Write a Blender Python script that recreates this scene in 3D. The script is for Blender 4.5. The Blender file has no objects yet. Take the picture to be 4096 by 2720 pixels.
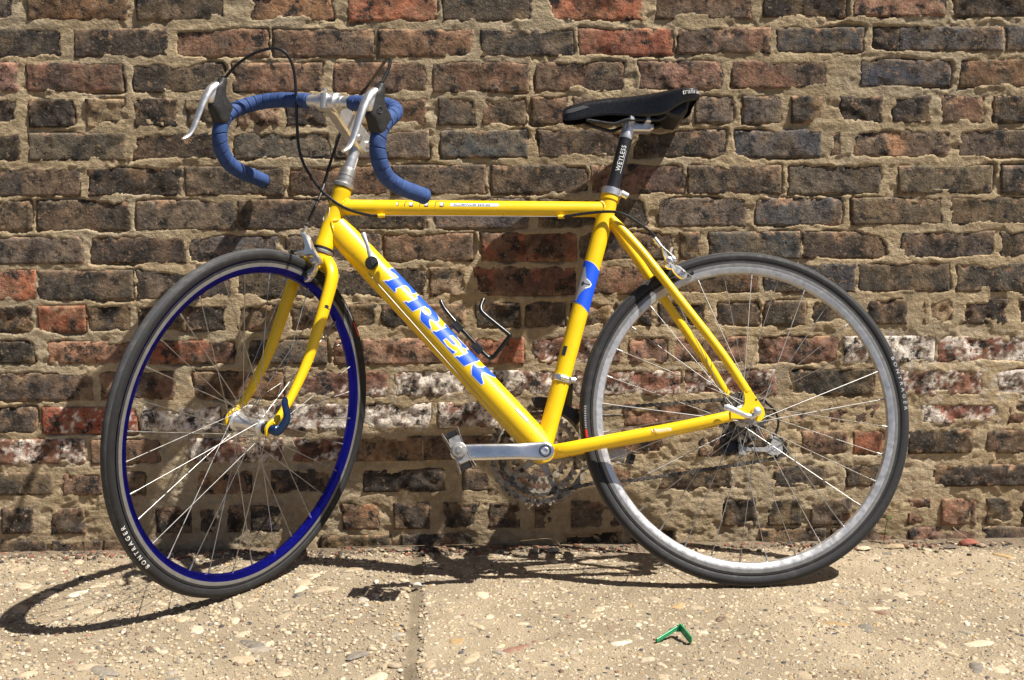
import bpy, bmesh, math
import numpy as np
from mathutils import Vector, Matrix

# ------------------------------------------------------------------ data (metres, measured layout of the place)
DT_N = [-0.7456,0.0,0.6663]
TREK = [[[0.1403,0.779],[0.1426,1.198],[0.1743,1.39],[0.207,1.444],[0.2105,1.008],[0.2069,0.772],[0.2039,0.718],[0.2004,0.847],[0.1911,0.886],[0.186,0.812],[0.1787,0.029],[0.1836,-0.092],[0.1832,-0.187],[0.1674,-0.205],[0.1527,-0.21],[0.1554,-0.053],[0.1575,-0.043],[0.1651,0.861],[0.1538,0.824],[0.1463,0.686]],[[0.2098,-0.176],[0.213,-0.015],[0.2165,-0.026],[0.2218,0.806],[0.2161,0.902],[0.2163,1.444],[0.241,1.444],[0.2621,1.444],[0.276,1.11],[0.2814,0.892],[0.2826,0.625],[0.2787,0.458],[0.2729,0.413],[0.2687,0.31],[0.2714,0.162],[0.2772,0.04],[0.2849,-0.069],[0.2829,-0.178],[0.2703,-0.196],[0.259,-0.202],[0.2538,-0.082],[0.2437,0.313],[0.2563,0.325],[0.2617,0.468],[0.262,0.733],[0.2574,0.9],[0.2504,0.94],[0.2465,0.8],[0.243,0.827],[0.2352,-0.186]],[[0.2903,-0.15],[0.293,0.007],[0.296,0.01],[0.3024,0.964],[0.2972,0.903],[0.295,1.217],[0.3165,1.186],[0.3379,1.106],[0.3579,1.183],[0.3592,0.966],[0.3556,0.777],[0.35,0.706],[0.3456,0.858],[0.335,0.91],[0.3219,0.845],[0.3191,0.539],[0.339,0.528],[0.3396,0.322],[0.3344,0.272],[0.3185,0.261],[0.3168,-0.021],[0.3315,-0.094],[0.3435,-0.021],[0.3512,0.075],[0.3506,-0.17],[0.3204,-0.158]],[[0.3569,-0.182],[0.3599,-0.014],[0.3629,-0.018],[0.3683,0.774],[0.3625,0.789],[0.3615,1.048],[0.3926,1.333],[0.3924,0.847],[0.3827,-0.172]],[[0.3901,0.387],[0.4007,0.447],[0.4103,0.848],[0.409,1.034],[0.4119,1.444],[0.4385,1.443],[0.4377,1.067],[0.4271,0.781],[0.4188,0.622],[0.4153,0.42],[0.42,0.23],[0.4331,-0.016],[0.4314,-0.174],[0.4054,-0.192],[0.3986,0.003]]]
ST_D = [-0.28794,0.0,0.95765]
ST_N = [0.95765,0.0,0.28794]
BAND_TOP = [[0.3944,0.692],[0.3909,-0.043],[0.3827,-0.912]]
BAND_BOT = [[0.3069,0.797],[0.3032,0.066],[0.2942,-0.992]]
EMBLEM = [[0.3815,0.815],[0.369,0.586],[0.3587,0.327],[0.3542,-0.165],[0.3486,-0.496],[0.3426,-0.351],[0.3364,0.184],[0.3285,0.495],[0.3205,0.729],[0.3094,0.845]]
EMBSLOT = [[0.3477,0.449],[0.3478,-0.292],[0.346,-0.321],[0.3457,0.417]]
WEY = [[0.5961,-0.095],[0.6448,-0.242]]
TT1000 = [[0.1172,0.695],[0.1304,0.797],[0.1185,-0.093],[0.1306,-0.053],[0.1325,0.734],[0.1432,-0.08],[0.15,0.533],[0.1611,-0.003],[0.1632,0.792],[0.1897,0.766],[0.1722,0.414],[0.1717,-0.099],[0.1807,0.463],[0.1918,-0.022],[0.1939,0.798],[0.2194,0.758]]
TTBAR = [[0.2209,0.404],[0.3204,0.427],[0.3203,-0.003],[0.2209,-0.013]]
VIT = [[0.2038,-0.0261],[0.167,-0.0225]]
FCAL = [[-0.0167,0.3753],[-0.0093,0.3765],[0.0012,0.3733],[0.0103,0.362],[0.0182,0.3506],[0.0299,0.3379],[0.0398,0.3287],[0.0434,0.3207],[0.0354,0.3161],[0.0341,0.3076],[0.0284,0.2948],[0.0188,0.2833],[0.0104,0.2804],[0.0036,0.2843],[0.0038,0.2919],[0.0098,0.3029],[0.0166,0.3084],[0.0243,0.3111],[0.0262,0.3197],[0.0291,0.3257],[0.0229,0.3343],[0.0154,0.3345],[0.0058,0.3316],[-0.0048,0.3351],[-0.0161,0.3349],[-0.0284,0.3317],[-0.0229,0.3379],[-0.001,0.344],[-0.0,0.3507],[-0.0049,0.3633],[-0.0108,0.3693]]
FCAL_BOLT = [[0.029,0.3252],[0.0267,0.297],[-0.0045,0.3877],[-0.0126,0.3729],[-0.0272,0.3413]]
RCAL_ARM = [[0.1602,0.3396],[0.1549,0.3414],[0.1488,0.3236],[0.1438,0.3174],[0.1406,0.3111],[0.1444,0.305],[0.1496,0.3051],[0.1537,0.3121],[0.1575,0.3237]]
RCAL_SHOE = [[0.1552,0.3013],[0.1499,0.3039],[0.1421,0.303],[0.1257,0.2984],[0.1148,0.2886],[0.1113,0.2815],[0.1129,0.2754],[0.1183,0.272],[0.1244,0.272],[0.1328,0.2774],[0.1394,0.2853],[0.1426,0.2915],[0.1513,0.2925],[0.1554,0.2969]]
RCAL_FAR = [[0.1371,0.3432],[0.1325,0.3467],[0.1291,0.344],[0.1331,0.3342],[0.1258,0.3215],[0.1225,0.3161],[0.1271,0.3126],[0.132,0.3216],[0.1367,0.3342]]
RCAL_PT = [[0.1735,0.358],[0.1612,0.3402],[0.1478,0.3109],[0.123,0.2817],[0.1334,0.3187],[0.1386,0.302],[0.1042,0.2744]]
RPAD = [[0.1477,0.2834],[0.0997,0.2945]]
QRF = [[0.9985,0.0066],[0.9843,0.0055],[0.9729,0.0251],[0.9759,0.0383],[0.9785,0.0566],[0.978,0.0668]]
QRR = [[0.0038,0.0003],[0.0136,-0.0112],[0.0355,-0.0025],[0.0546,0.0068],[0.063,0.0084]]
RD_CAGE = [[0.0078,-0.0526],[-0.0036,-0.0601],[-0.0241,-0.0627],[-0.0449,-0.0624],[-0.0572,-0.0554],[-0.0656,-0.0396],[-0.0742,-0.0441],[-0.0821,-0.0603],[-0.082,-0.0733],[-0.072,-0.0789],[-0.0572,-0.0786],[-0.0458,-0.0718],[-0.009,-0.0689],[-0.0071,-0.0768],[-0.0026,-0.0774],[0.0091,-0.0757]]
RD_P = [[0.0254,-0.0576],[-0.0706,-0.0639],[-0.0268,-0.0397],[0.0008,-0.0159],[-0.0345,-0.0224]]
RD_CABLE = [[-0.0482,0.0339],[-0.0644,0.0284],[-0.0786,0.0133],[-0.0848,-0.0074],[-0.0814,-0.0251],[-0.0722,-0.0396]]
CHAIN_UP = [[0.2862,0.0011],[0.133,0.0108]]
CHAIN_LO = [[-0.0689,-0.0858],[0.0355,-0.0981],[0.1384,-0.1099],[0.2611,-0.1176],[0.4097,-0.1231]]
STOPS = [[0.7197,0.4114],[0.3587,0.4071]]
CAB_FRONT = [[0.7069,0.2829,0.58],[0.6964,0.2759,0.6053],[0.691,0.2714,0.6253],[0.6939,0.2608,0.637],[0.7008,0.2365,0.6434],[0.7189,0.1477,0.6578],[0.7426,0.0426,0.673],[0.7608,0.0195,0.6593],[0.7833,0.0074,0.6233],[0.8035,-0.0049,0.5848],[0.8243,-0.0216,0.5297],[0.8393,-0.003,0.4665],[0.8529,0.0269,0.4186],[0.8622,0.0482,0.3863]]
CAB_REAR = [[1.0227,0.0597,0.6803],[0.9981,0.0702,0.7034],[0.9668,0.0787,0.7222],[0.9361,0.0831,0.7316],[0.9175,0.0837,0.7322],[0.9015,0.081,0.724],[0.8905,0.0756,0.7065],[0.8853,0.0695,0.6843],[0.8837,0.0617,0.6527],[0.8826,0.0489,0.5956],[0.881,0.0405,0.5542],[0.8735,0.0335,0.5195],[0.8576,0.0274,0.4895],[0.837,0.022,0.4615],[0.8091,0.0181,0.438],[0.7833,0.0164,0.4236],[0.7502,0.0166,0.4135],[0.7266,0.0179,0.4098]]
CAB_REAR2 = [[0.3538,0.0184,0.4062],[0.3172,0.0233,0.4103],[0.2794,0.0286,0.4128],[0.2498,0.0321,0.4111],[0.2283,0.033,0.4028],[0.2068,0.0326,0.3888],[0.188,0.0319,0.3749],[0.1725,0.031,0.361]]
TXT_F = [[-46.9,0.3197],[-28.3,0.3196]]
TXT_R = [[159.8,0.3188],[179.4,0.3217]]
LBL_F = [[131.0,0.3188],[142.4,0.3226],[148.8,0.3247]]
LBL_R = [[4.5,0.3255],[-4.1,0.3256],[-6.7,0.3256]]
VALVE_F = [137.2,0.2668]
VALVE_R = [1.1,0.2945]
BRICKS = [[0,-1039,-976,1140,1194,"d"],[0,-948,-748,1140,1194,"o"],[0,-722,-538,1139,1193,"d"],[0,-489,-315,1138,1192,"o"],[0,-282,-97,1137,1191,"r"],[0,-83,108,1136,1190,"d"],[0,142,335,1138,1192,"r"],[0,367,568,1140,1195,"m"],[0,597,768,1143,1197,"k"],[0,790,981,1145,1199,"p"],[0,1006,1209,1144,1199,"k"],[1,-1074,-881,1064,1118,"d"],[1,-855,-665,1064,1118,"d"],[1,-645,-455,1064,1117,"m"],[1,-440,-234,1063,1116,"m"],[1,-218,-23,1063,1115,"m"],[1,-3,188,1063,1115,"d"],[1,203,402,1065,1115,"r"],[1,415,608,1068,1116,"m"],[1,627,808,1070,1116,"b"],[1,833,884,1072,1117,"k"],[1,889,1108,1072,1117,"b"],[1,1121,1239,1071,1116,"b"],[2,-1119,-979,992,1048,"p"],[2,-958,-762,992,1047,"m"],[2,-737,-549,991,1047,"d"],[2,-528,-344,990,1046,"m"],[2,-315,-122,989,1046,"m"],[2,-105,93,988,1046,"m"],[2,112,298,990,1046,"m"],[2,331,507,992,1047,"p"],[2,531,733,995,1048,"m"],[2,809,998,998,1049,"b"],[2,1022,1215,997,1048,"m"],[3,-1050,-985,920,973,"k"],[3,-956,-867,920,972,"k"],[3,-836,-762,919,972,"c"],[3,-735,-650,919,972,"k"],[3,-627,-553,919,972,"c"],[3,-521,-437,920,973,"c"],[3,-416,-337,920,973,"k"],[3,-305,-231,920,973,"c"],[3,-207,-125,920,973,"o"],[3,-94,-18,920,974,"d"],[3,-1,86,920,974,"m"],[3,105,178,920,974,"m"],[3,194,274,920,974,"d"],[3,296,376,920,973,"k"],[3,389,440,920,973,"d"],[3,454,533,921,973,"b"],[3,556,637,921,973,"b"],[3,661,722,921,973,"k"],[3,766,852,921,972,"k"],[3,879,957,921,972,"k"],[3,985,1073,920,972,"m"],[3,1099,1180,920,971,"k"],[4,-1075,-982,850,903,"d"],[4,-960,-763,850,902,"g"],[4,-744,-568,850,902,"d"],[4,-530,-329,850,903,"g"],[4,-315,-120,850,904,"g"],[4,-91,90,851,904,"b"],[4,118,304,851,904,"d"],[4,326,515,850,903,"d"],[4,539,721,849,902,"b"],[4,746,768,849,901,"k"],[4,796,1003,848,900,"q"],[4,1026,1221,847,899,"g"],[5,-1068,-862,776,830,"d"],[5,-839,-647,775,829,"k"],[5,-634,-432,774,830,"g"],[5,-413,-209,774,830,"m"],[5,-194,0,774,831,"d"],[5,17,219,774,830,"d"],[5,230,431,773,829,"m"],[5,439,636,771,827,"d"],[5,657,852,770,826,"g"],[5,896,1096,769,824,"g"],[5,1121,1279,767,823,"d"],[6,-1083,-967,702,762,"d"],[6,-951,-758,701,761,"d"],[6,-741,-536,701,760,"d"],[6,-524,-336,701,760,"d"],[6,-326,-125,701,759,"d"],[6,-105,93,701,759,"b"],[6,119,350,702,758,"d"],[6,376,561,702,758,"g"],[6,586,771,703,757,"b"],[6,797,988,704,756,"d"],[6,1011,1227,702,755,"d"],[7,-1087,-858,632,684,"g"],[7,-841,-643,631,683,"d"],[7,-633,-445,631,684,"b"],[7,-425,-226,631,685,"d"],[7,-215,-29,631,685,"m"],[7,-5,195,631,686,"M"],[7,206,400,631,685,"d"],[7,423,460,631,685,"k"],[7,484,679,631,685,"b"],[7,690,880,631,684,"d"],[7,905,1106,630,683,"d"],[7,1124,1285,629,682,"d"],[8,-1106,-964,554,613,"r"],[8,-956,-758,553,612,"d"],[8,-745,-550,554,612,"d"],[8,-536,-334,555,612,"d"],[8,-321,-130,556,613,"d"],[8,-117,-36,556,613,"c"],[8,-23,193,557,613,"M"],[8,235,400,557,614,"m"],[8,415,590,558,614,"m"],[8,606,802,558,614,"b"],[8,813,1009,558,615,"d"],[8,1030,1233,556,613,"d"],[9,-1062,-975,486,537,"k"],[9,-958,-863,485,536,"r"],[9,-854,-762,484,535,"k"],[9,-744,-649,485,535,"k"],[9,-644,-560,485,535,"k"],[9,-532,-440,486,535,"c"],[9,-420,-325,486,534,"c"],[9,-295,-237,487,534,"k"],[9,-224,-147,487,534,"k"],[9,-131,-45,487,533,"c"],[9,-20,71,488,533,"d"],[9,90,168,488,533,"d"],[9,188,270,488,533,"c"],[9,286,357,488,534,"k"],[9,379,428,487,534,"k"],[9,442,476,487,534,"k"],[9,505,594,487,534,"d"],[9,609,695,487,535,"d"],[9,715,793,487,535,"d"],[9,832,916,487,535,"k"],[9,961,1018,486,535,"c"],[9,1044,1138,485,534,"k"],[9,1170,1236,484,533,"k"],[10,-1077,-975,419,460,"k"],[10,-942,-746,417,459,"p"],[10,-722,-547,415,458,"M"],[10,-510,-348,412,458,"d"],[10,-327,-284,411,458,"p"],[10,-265,-78,409,459,"p"],[10,-46,79,407,459,"r"],[10,106,292,406,458,"v"],[10,314,396,405,457,"p"],[10,407,565,404,457,"p"],[10,597,772,403,456,"p"],[10,785,981,402,455,"W"],[10,994,1195,400,453,"w"],[11,-1059,-855,337,392,"d"],[11,-833,-677,336,391,"m"],[11,-632,-444,337,390,"o"],[11,-412,-217,338,389,"v"],[11,-195,-43,338,388,"W"],[11,-11,172,338,387,"w"],[11,194,243,337,386,"v"],[11,255,421,336,385,"w"],[11,435,632,334,384,"v"],[11,665,849,331,382,"k"],[11,909,1089,329,380,"w"],[11,1125,1298,327,378,"W"],[12,-1106,-975,267,317,"d"],[12,-959,-761,265,316,"R"],[12,-746,-580,265,316,"W"],[12,-558,-449,266,317,"W"],[12,-433,-297,267,317,"W"],[12,-265,-124,268,318,"W"],[12,-102,57,269,318,"w"],[12,79,248,269,317,"v"],[12,303,507,268,314,"t"],[12,540,722,268,310,"t"],[12,752,866,267,308,"t"],[12,963,1128,265,305,"w"],[12,1156,1245,264,303,"t"],[13,-1088,-877,198,246,"w"],[13,-858,-714,196,244,"m"],[13,-644,-447,197,244,"w"],[13,-421,-309,197,244,"w"],[13,-281,-146,197,244,"m"],[13,-135,7,198,243,"m"],[13,34,193,198,244,"t"],[13,281,386,199,244,"t"],[13,469,635,199,245,"t"],[13,697,792,200,246,"m"],[13,812,872,200,246,"r"],[13,934,1073,199,246,"k"],[13,1107,1248,197,244,"m"],[14,-1103,-949,129,174,"d"],[14,-922,-842,127,173,"m"],[14,-788,-749,126,172,"k"],[14,-630,-517,127,172,"o"],[14,-469,-342,127,172,"k"],[14,-269,-96,127,172,"k"],[14,-52,4,127,172,"d"],[14,28,138,127,172,"t"],[14,268,318,127,171,"m"],[14,381,536,127,170,"k"],[14,637,747,126,169,"d"],[14,799,891,126,169,"k"],[14,992,1206,124,166,"k"],[15,-1057,-995,44,94,"k"],[15,-951,-884,42,93,"k"],[15,-723,-652,42,93,"k"],[15,-626,-597,42,93,"k"],[15,-567,-540,42,94,"k"],[15,-516,-458,42,94,"k"],[15,-316,-242,43,95,"o"],[15,-203,-131,43,96,"k"],[15,-93,-23,43,96,"k"],[15,6,68,44,97,"k"],[15,108,138,43,97,"t"],[15,188,293,43,96,"t"],[15,526,593,40,94,"k"],[15,626,693,40,94,"k"],[15,721,805,39,93,"t"],[15,939,984,38,91,"t"],[15,1012,1085,36,90,"t"],[15,1114,1170,35,89,"k"],[16,-1094,-970,-15,22,"k"],[16,-953,-850,-17,20,"k"],[16,-839,-763,-17,20,"k"],[16,-364,-215,-13,24,"k"],[16,-188,-39,-11,25,"k"],[16,160,293,-10,27,"n"],[16,304,415,-10,27,"n"],[16,609,749,-10,27,"k"],[16,767,896,-10,27,"t"],[16,941,1087,-12,26,"t"]]
STRIP = [[-0.325,-0.005],[-0.245,-0.013],[-0.146,-0.023],[-0.048,-0.018],[0.032,0.002],[0.092,0.023],[0.128,0.017],[0.15,-0.019],[0.158,-0.041]]
JOINT = [[-0.15,-0.081],[-0.138,-0.36],[-0.132,-0.569],[-0.123,-0.742]]
CLIP = [[0.286,-0.598],[0.325,-0.57],[0.338,-0.606]]
MISC = [[0.876,-0.01],[1.058,-0.027],[0.888,-0.038],[1.007,-0.06],[-0.139,-0.288],[1.082,-0.044],[0.142,-0.029],[0.098,-0.017],[0.814,-0.06]]
CAM = {"f":4536.028415123782,"D":2.44989875640473,"cz":0.7002237331244635,"yaw":0.023137954990536117,"pitch":0.09896678608472884,"roll":-0.0067063674080815915}
CAMB = [[0.999695,-0.023798,-0.006674],[0.00899,0.098621,0.995084],[0.023023,0.99484,-0.098805]]
BIKE = [[0.51702,-0.22301,0.32353],[[-0.998692,-0.051129,0.0],[0.049467,-0.966226,0.252903],[-0.012931,0.252572,0.967492]]]
STEER = [0.83461,0.34997,1.26965,0.98325]
FAX = [0.98954,0.0,0.00492]
BB = [0.41034,0.0,-0.06552]

S = bpy.context.scene
COL = S.collection
RNG = np.random.default_rng(7)

# ------------------------------------------------------------------ camera, sky, sun, exposure
cam = bpy.data.cameras.new('camera'); cam_o = bpy.data.objects.new('camera', cam); COL.objects.link(cam_o)
cr, cu, cf = (Vector(v) for v in CAMB)
M = Matrix((cr, cu, -cf)).transposed().to_4x4(); M.translation = Vector((0, -CAM['D'], CAM['cz']))
cam_o.matrix_world = M
cam.sensor_fit = 'HORIZONTAL'; cam.sensor_width = 36.0; cam.lens = 36.0 * CAM['f'] / 4096.0
cam.clip_start = 0.05; cam.clip_end = 200.0
S.camera = cam_o

SUN = Vector((-0.5745, 0.258, -1.0)).normalized()          # the way the light travels
world = bpy.data.worlds.new('World'); S.world = world; world.use_nodes = True
wn = world.node_tree.nodes; wl = world.node_tree.links; wn.clear()
sky = wn.new('ShaderNodeTexSky'); sky.sky_type = 'NISHITA'; sky.sun_disc = False
sky.sun_elevation = math.asin(-SUN.z); sky.sun_rotation = math.atan2(-SUN.x, -SUN.y); sky.dust_density = 1.2; sky.air_density = 0.5
bg = wn.new('ShaderNodeBackground'); bg.inputs['Strength'].default_value = 0.05
wo = wn.new('ShaderNodeOutputWorld'); wl.new(sky.outputs[0], bg.inputs[0]); wl.new(bg.outputs[0], wo.inputs[0])
sl = bpy.data.lights.new('sun', 'SUN'); sl.energy = 5.0; sl.angle = math.radians(0.53); sl.color = (1.0, 0.95, 0.875)
sun_o = bpy.data.objects.new('sun', sl); COL.objects.link(sun_o)
sun_o.rotation_euler = SUN.to_track_quat('-Z', 'Y').to_euler(); sun_o.location = (1.5, -1, 3)
S.view_settings.view_transform = 'Standard'; S.view_settings.look = 'None'
S.view_settings.exposure = 0.80; S.view_settings.gamma = 1.0; S.view_settings.use_curve_mapping = False
S.render.engine = 'CYCLES'
S.cycles.max_bounces = 6

# ------------------------------------------------------------------ helpers
def link(o): COL.objects.link(o); return o

def thing(name, label, cat, loc=(0, 0, 0), group=None):
    o = link(bpy.data.objects.new(name, None)); o.location = loc; o.empty_display_size = 0.05
    o['label'] = label; o['category'] = cat
    if group: o['group'] = group
    return o

def tag(o, label, cat, group=None):
    o['label'] = label; o['category'] = cat
    if group: o['group'] = group
    return o

def mesh_from(name, V, F, mat=None, smooth=35, tint=None):
    me = bpy.data.meshes.new(name)
    V = np.asarray(V, dtype=np.float32)
    if isinstance(F, np.ndarray):
        n, k = F.shape
        me.vertices.add(len(V)); me.vertices.foreach_set('co', V.ravel())
        me.loops.add(n * k); me.loops.foreach_set('vertex_index', F.ravel().astype(np.int32))
        me.polygons.add(n); me.polygons.foreach_set('loop_start', np.arange(0, n * k, k, dtype=np.int32))
        me.polygons.foreach_set('loop_total', np.full(n, k, dtype=np.int32))
        me.update(calc_edges=True)
    else:
        me.from_pydata(V.tolist(), [], [tuple(int(i) for i in f) for f in F])
        me.update()
    if tint is not None:
        a = me.attributes.new('tint', 'FLOAT_COLOR', 'POINT')
        c = np.ones((len(V), 4), np.float32); c[:, :3] = tint; a.data.foreach_set('color', c.ravel())
    for m in (mat if isinstance(mat, (list, tuple)) else [mat]):
        if m: me.materials.append(m)
    if smooth is not None:
        me.polygons.foreach_set('use_smooth', np.ones(len(me.polygons), dtype=bool))
        if smooth < 179: me.set_sharp_from_angle(angle=math.radians(smooth))
    return me

def part(name, VF, mat, parent=None, smooth=35, tint=None, kind=None):
    o = link(bpy.data.objects.new(name, mesh_from(name, VF[0], VF[1], mat, smooth, tint)))
    if parent: o.parent = parent
    if kind: o['kind'] = kind
    return o

def join(*vfs):
    V = []; F = []; n = 0
    for v, f in vfs:
        V.append(np.asarray(v, float)); F += [tuple(int(i) + n for i in q) for q in f]; n += len(v)
    return np.concatenate(V), F

def A(*p): return np.array(p, float)

def spline(pts, n):
    P = np.asarray(pts, float); k = len(P)
    Q = np.vstack([2 * P[0] - P[1], P, 2 * P[-1] - P[-2]])
    t = np.linspace(0, k - 1 - 1e-9, n); i = t.astype(int); f = (t - i)[:, None]
    a, b, c, d = Q[i], Q[i + 1], Q[i + 2], Q[i + 3]
    return .5 * ((2 * b) + (-a + c) * f + (2 * a - 5 * b + 4 * c - d) * f * f + (-a + 3 * b - 3 * c + d) * f ** 3)

def frames(P, ref):
    T = np.gradient(P, axis=0); T /= np.linalg.norm(T, axis=1)[:, None] + 1e-12
    n = np.asarray(ref, float); N = []
    for t in T:
        n = n - (n @ t) * t
        n /= np.linalg.norm(n) + 1e-12; N.append(n)
    N = np.array(N); return T, N, np.cross(T, N)

def sweep(path, rad, seg=16, ref=(0, 1, 0), cap=True, rmod=None):
    """rad: scalar, (n,) or (n,2) = half-width along ref, half-width across"""
    P = np.asarray(path, float); n = len(P)
    r = np.asarray(rad, float)
    if r.ndim == 0: r = np.full((n, 2), float(r))
    elif r.ndim == 1: r = np.stack([r, r], 1) if len(r) == n else np.tile(r, (n, 1))
    T, N, Bn = frames(P, ref)
    th = np.linspace(0, 2 * np.pi, seg, endpoint=False)
    k = np.ones((n, seg)) if rmod is None else rmod(np.concatenate([[0], np.cumsum(np.linalg.norm(np.diff(P, axis=0), axis=1))])[:, None], th[None, :])
    V = P[:, None] + (r[:, :1] * k * np.cos(th))[..., None] * N[:, None] + (r[:, 1:] * k * np.sin(th))[..., None] * Bn[:, None]
    V = V.reshape(-1, 3); F = []
    for i in range(n - 1):
        for j in range(seg):
            j2 = (j + 1) % seg; F.append((i * seg + j, i * seg + j2, (i + 1) * seg + j2, (i + 1) * seg + j))
    if cap:
        F.append(tuple(range(seg - 1, -1, -1))); F.append(tuple(range((n - 1) * seg, n * seg)))
    return V, F

def rod(a, b, r, seg=12, r2=None, ref=(0.31, 0.83, 0.2)):
    a = np.asarray(a, float); b = np.asarray(b, float)
    return sweep([a, b], np.array([[r, r], [r2 or r, r2 or r]]), seg, ref)

def lathe(prof, origin, axis, seg=32, closed=False):
    """prof: [(radius, height)...] about axis"""
    ax = np.asarray(axis, float); ax /= np.linalg.norm(ax)
    ref = A(0.3, 0.2, 0.9) if abs(ax[2]) < .9 else A(1, 0, 0)
    if abs(ax[1]) > .99: ref = A(1, 0, 0)
    e1 = ref - (ref @ ax) * ax; e1 /= np.linalg.norm(e1); e2 = np.cross(ax, e1)
    th = np.linspace(0, 2 * np.pi, seg, endpoint=False)
    V = []; 
    for r, h in prof:
        V.append(np.asarray(origin) + h * ax + r * (np.cos(th)[:, None] * e1 + np.sin(th)[:, None] * e2))
    V = np.concatenate(V); n = len(prof); F = []
    for i in range(n if closed else n - 1):
        a = i * seg; b = ((i + 1) % n) * seg
        for j in range(seg):
            j2 = (j + 1) % seg; F.append((a + j, a + j2, b + j2, b + j))
    if not closed:
        F.append(tuple(range(seg - 1, -1, -1))); F.append(tuple(range((n - 1) * seg, n * seg)))
    return V, F

def offset_poly(P, d):
    P = np.asarray(P, float); n = len(P)
    area = .5 * np.sum(P[:, 0] * np.roll(P[:, 1], -1) - P[:, 1] * np.roll(P[:, 0], -1)); s = 1 if area > 0 else -1
    e = np.roll(P, -1, 0) - P; e /= np.linalg.norm(e, axis=1)[:, None] + 1e-12
    nn = np.stack([e[:, 1], -e[:, 0]], 1) * s
    m = nn + np.roll(nn, 1, 0); L = np.linalg.norm(m, axis=1)[:, None]; m = m / (L + 1e-9)
    k = 1 / np.maximum((m * nn).sum(1), .5)
    return P + m * (d * k)[:, None]

def plate(poly, to3, t0, t1, bev=.0008):
    """extrude a 2-d outline between depths t0<t1 with chamfered rims; to3(p2, depth) -> 3-d"""
    P = np.asarray(poly, float); Q = offset_poly(P, -bev); n = len(P)
    rings = [(Q, t0), (P, t0 + bev), (P, t1 - bev), (Q, t1)]
    V = np.array([to3(p, t) for R_, t in rings for p in R_]); F = []
    for k in range(3):
        for j in range(n):
            j2 = (j + 1) % n; F.append((k * n + j, k * n + j2, (k + 1) * n + j2, (k + 1) * n + j))
    F.append(tuple(range(n - 1, -1, -1))); F.append(tuple(range(3 * n, 4 * n)))
    return V, F

XZ = lambda p, t: A(p[0], t, p[1])           # outline in the bicycle's plane, depth sideways
YZ = lambda p, t: A(t, p[0], p[1])

def ball(c, r, seg=12, rings=7, sc=(1, 1, 1)):
    V = []; F = []
    for i in range(rings):
        ph = math.pi * (i + .5) / rings
        for j in range(seg):
            th = 2 * math.pi * j / seg
            V.append((c[0] + r * sc[0] * math.sin(ph) * math.cos(th), c[1] + r * sc[1] * math.sin(ph) * math.sin(th), c[2] + r * sc[2] * math.cos(ph)))
    for i in range(rings - 1):
        for j in range(seg):
            j2 = (j + 1) % seg; F.append((i * seg + j, (i + 1) * seg + j, (i + 1) * seg + j2, i * seg + j2))
    F.append(tuple(range(seg))); F.append(tuple(range(rings * seg - 1, (rings - 1) * seg - 1, -1)))
    return np.array(V), F

def _hash(i, j, s):
    h = (i.astype(np.int64) * 374761393 + j.astype(np.int64) * 668265263 + int(s) * 974634777) & 0xffffffff
    h = ((h ^ (h >> 13)) * 1274126177) & 0xffffffff
    h = (h ^ (h >> 16)) & 0xffffffff
    return h / 4294967295.0

def vnoise(x, y, s=0):
    i = np.floor(x); j = np.floor(y); fx = x - i; fy = y - j
    fx = fx * fx * (3 - 2 * fx); fy = fy * fy * (3 - 2 * fy)
    return (_hash(i, j, s) * (1 - fx) + _hash(i + 1, j, s) * fx) * (1 - fy) + (_hash(i, j + 1, s) * (1 - fx) + _hash(i + 1, j + 1, s) * fx) * fy

def fbm(x, y, s=0, o=4, g=.5):
    a = 0; amp = 1; t = 0
    for k in range(o):
        a = a + amp * vnoise(x * 2 ** k + 17.3 * k, y * 2 ** k - 9.1 * k, s + k); t += amp; amp *= g
    return a / t

def sstep(a, b, x):
    t = np.clip((x - a) / (b - a), 0, 1); return t * t * (3 - 2 * t)

# ------------------------------------------------------------------ materials
def nodes(name):
    m = bpy.data.materials.new(name); m.use_nodes = True
    nt = m.node_tree; b = nt.nodes['Principled BSDF']
    return m, nt.nodes, nt.links, b

def N(nd, t, **kw):
    n = nd.new(t)
    for k, v in kw.items():
        if k in n.inputs: n.inputs[k].default_value = v
        else: setattr(n, k, v)
    return n

def mix(nd, lk, fac, a, b, mode='MIX'):
    n = nd.new('ShaderNodeMix'); n.data_type = 'RGBA'; n.blend_type = mode
    for sock, v in ((n.inputs[0], fac), (n.inputs[6], a), (n.inputs[7], b)):
        if isinstance(v, bpy.types.NodeSocket): lk.new(v, sock)
        elif isinstance(v, (int, float)): sock.default_value = v
        else: sock.default_value = (*v, 1)
    return n.outputs[2]

def ramp(nd, lk, src, lo, hi):
    n = nd.new('ShaderNodeMapRange'); lk.new(src, n.inputs[0])
    n.inputs[1].default_value = lo; n.inputs[2].default_value = hi; return n.outputs[0]

def noise(nd, lk, co, scale, detail=3, rough=.55, sc=None):
    if sc:
        mp = nd.new('ShaderNodeMapping'); mp.inputs['Scale'].default_value = sc; lk.new(co, mp.inputs[0]); co = mp.outputs[0]
    n = N(nd, 'ShaderNodeTexNoise', Scale=scale, Detail=detail, Roughness=rough); lk.new(co, n.inputs['Vector']); return n.outputs['Fac']

def bump(nd, lk, b, h, strength, dist, prev=None):
    n = N(nd, 'ShaderNodeBump', Strength=strength, Distance=dist); lk.new(h, n.inputs['Height'])
    if prev: lk.new(prev, n.inputs['Normal'])
    lk.new(n.outputs[0], b.inputs['Normal']); return n.outputs[0]

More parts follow.
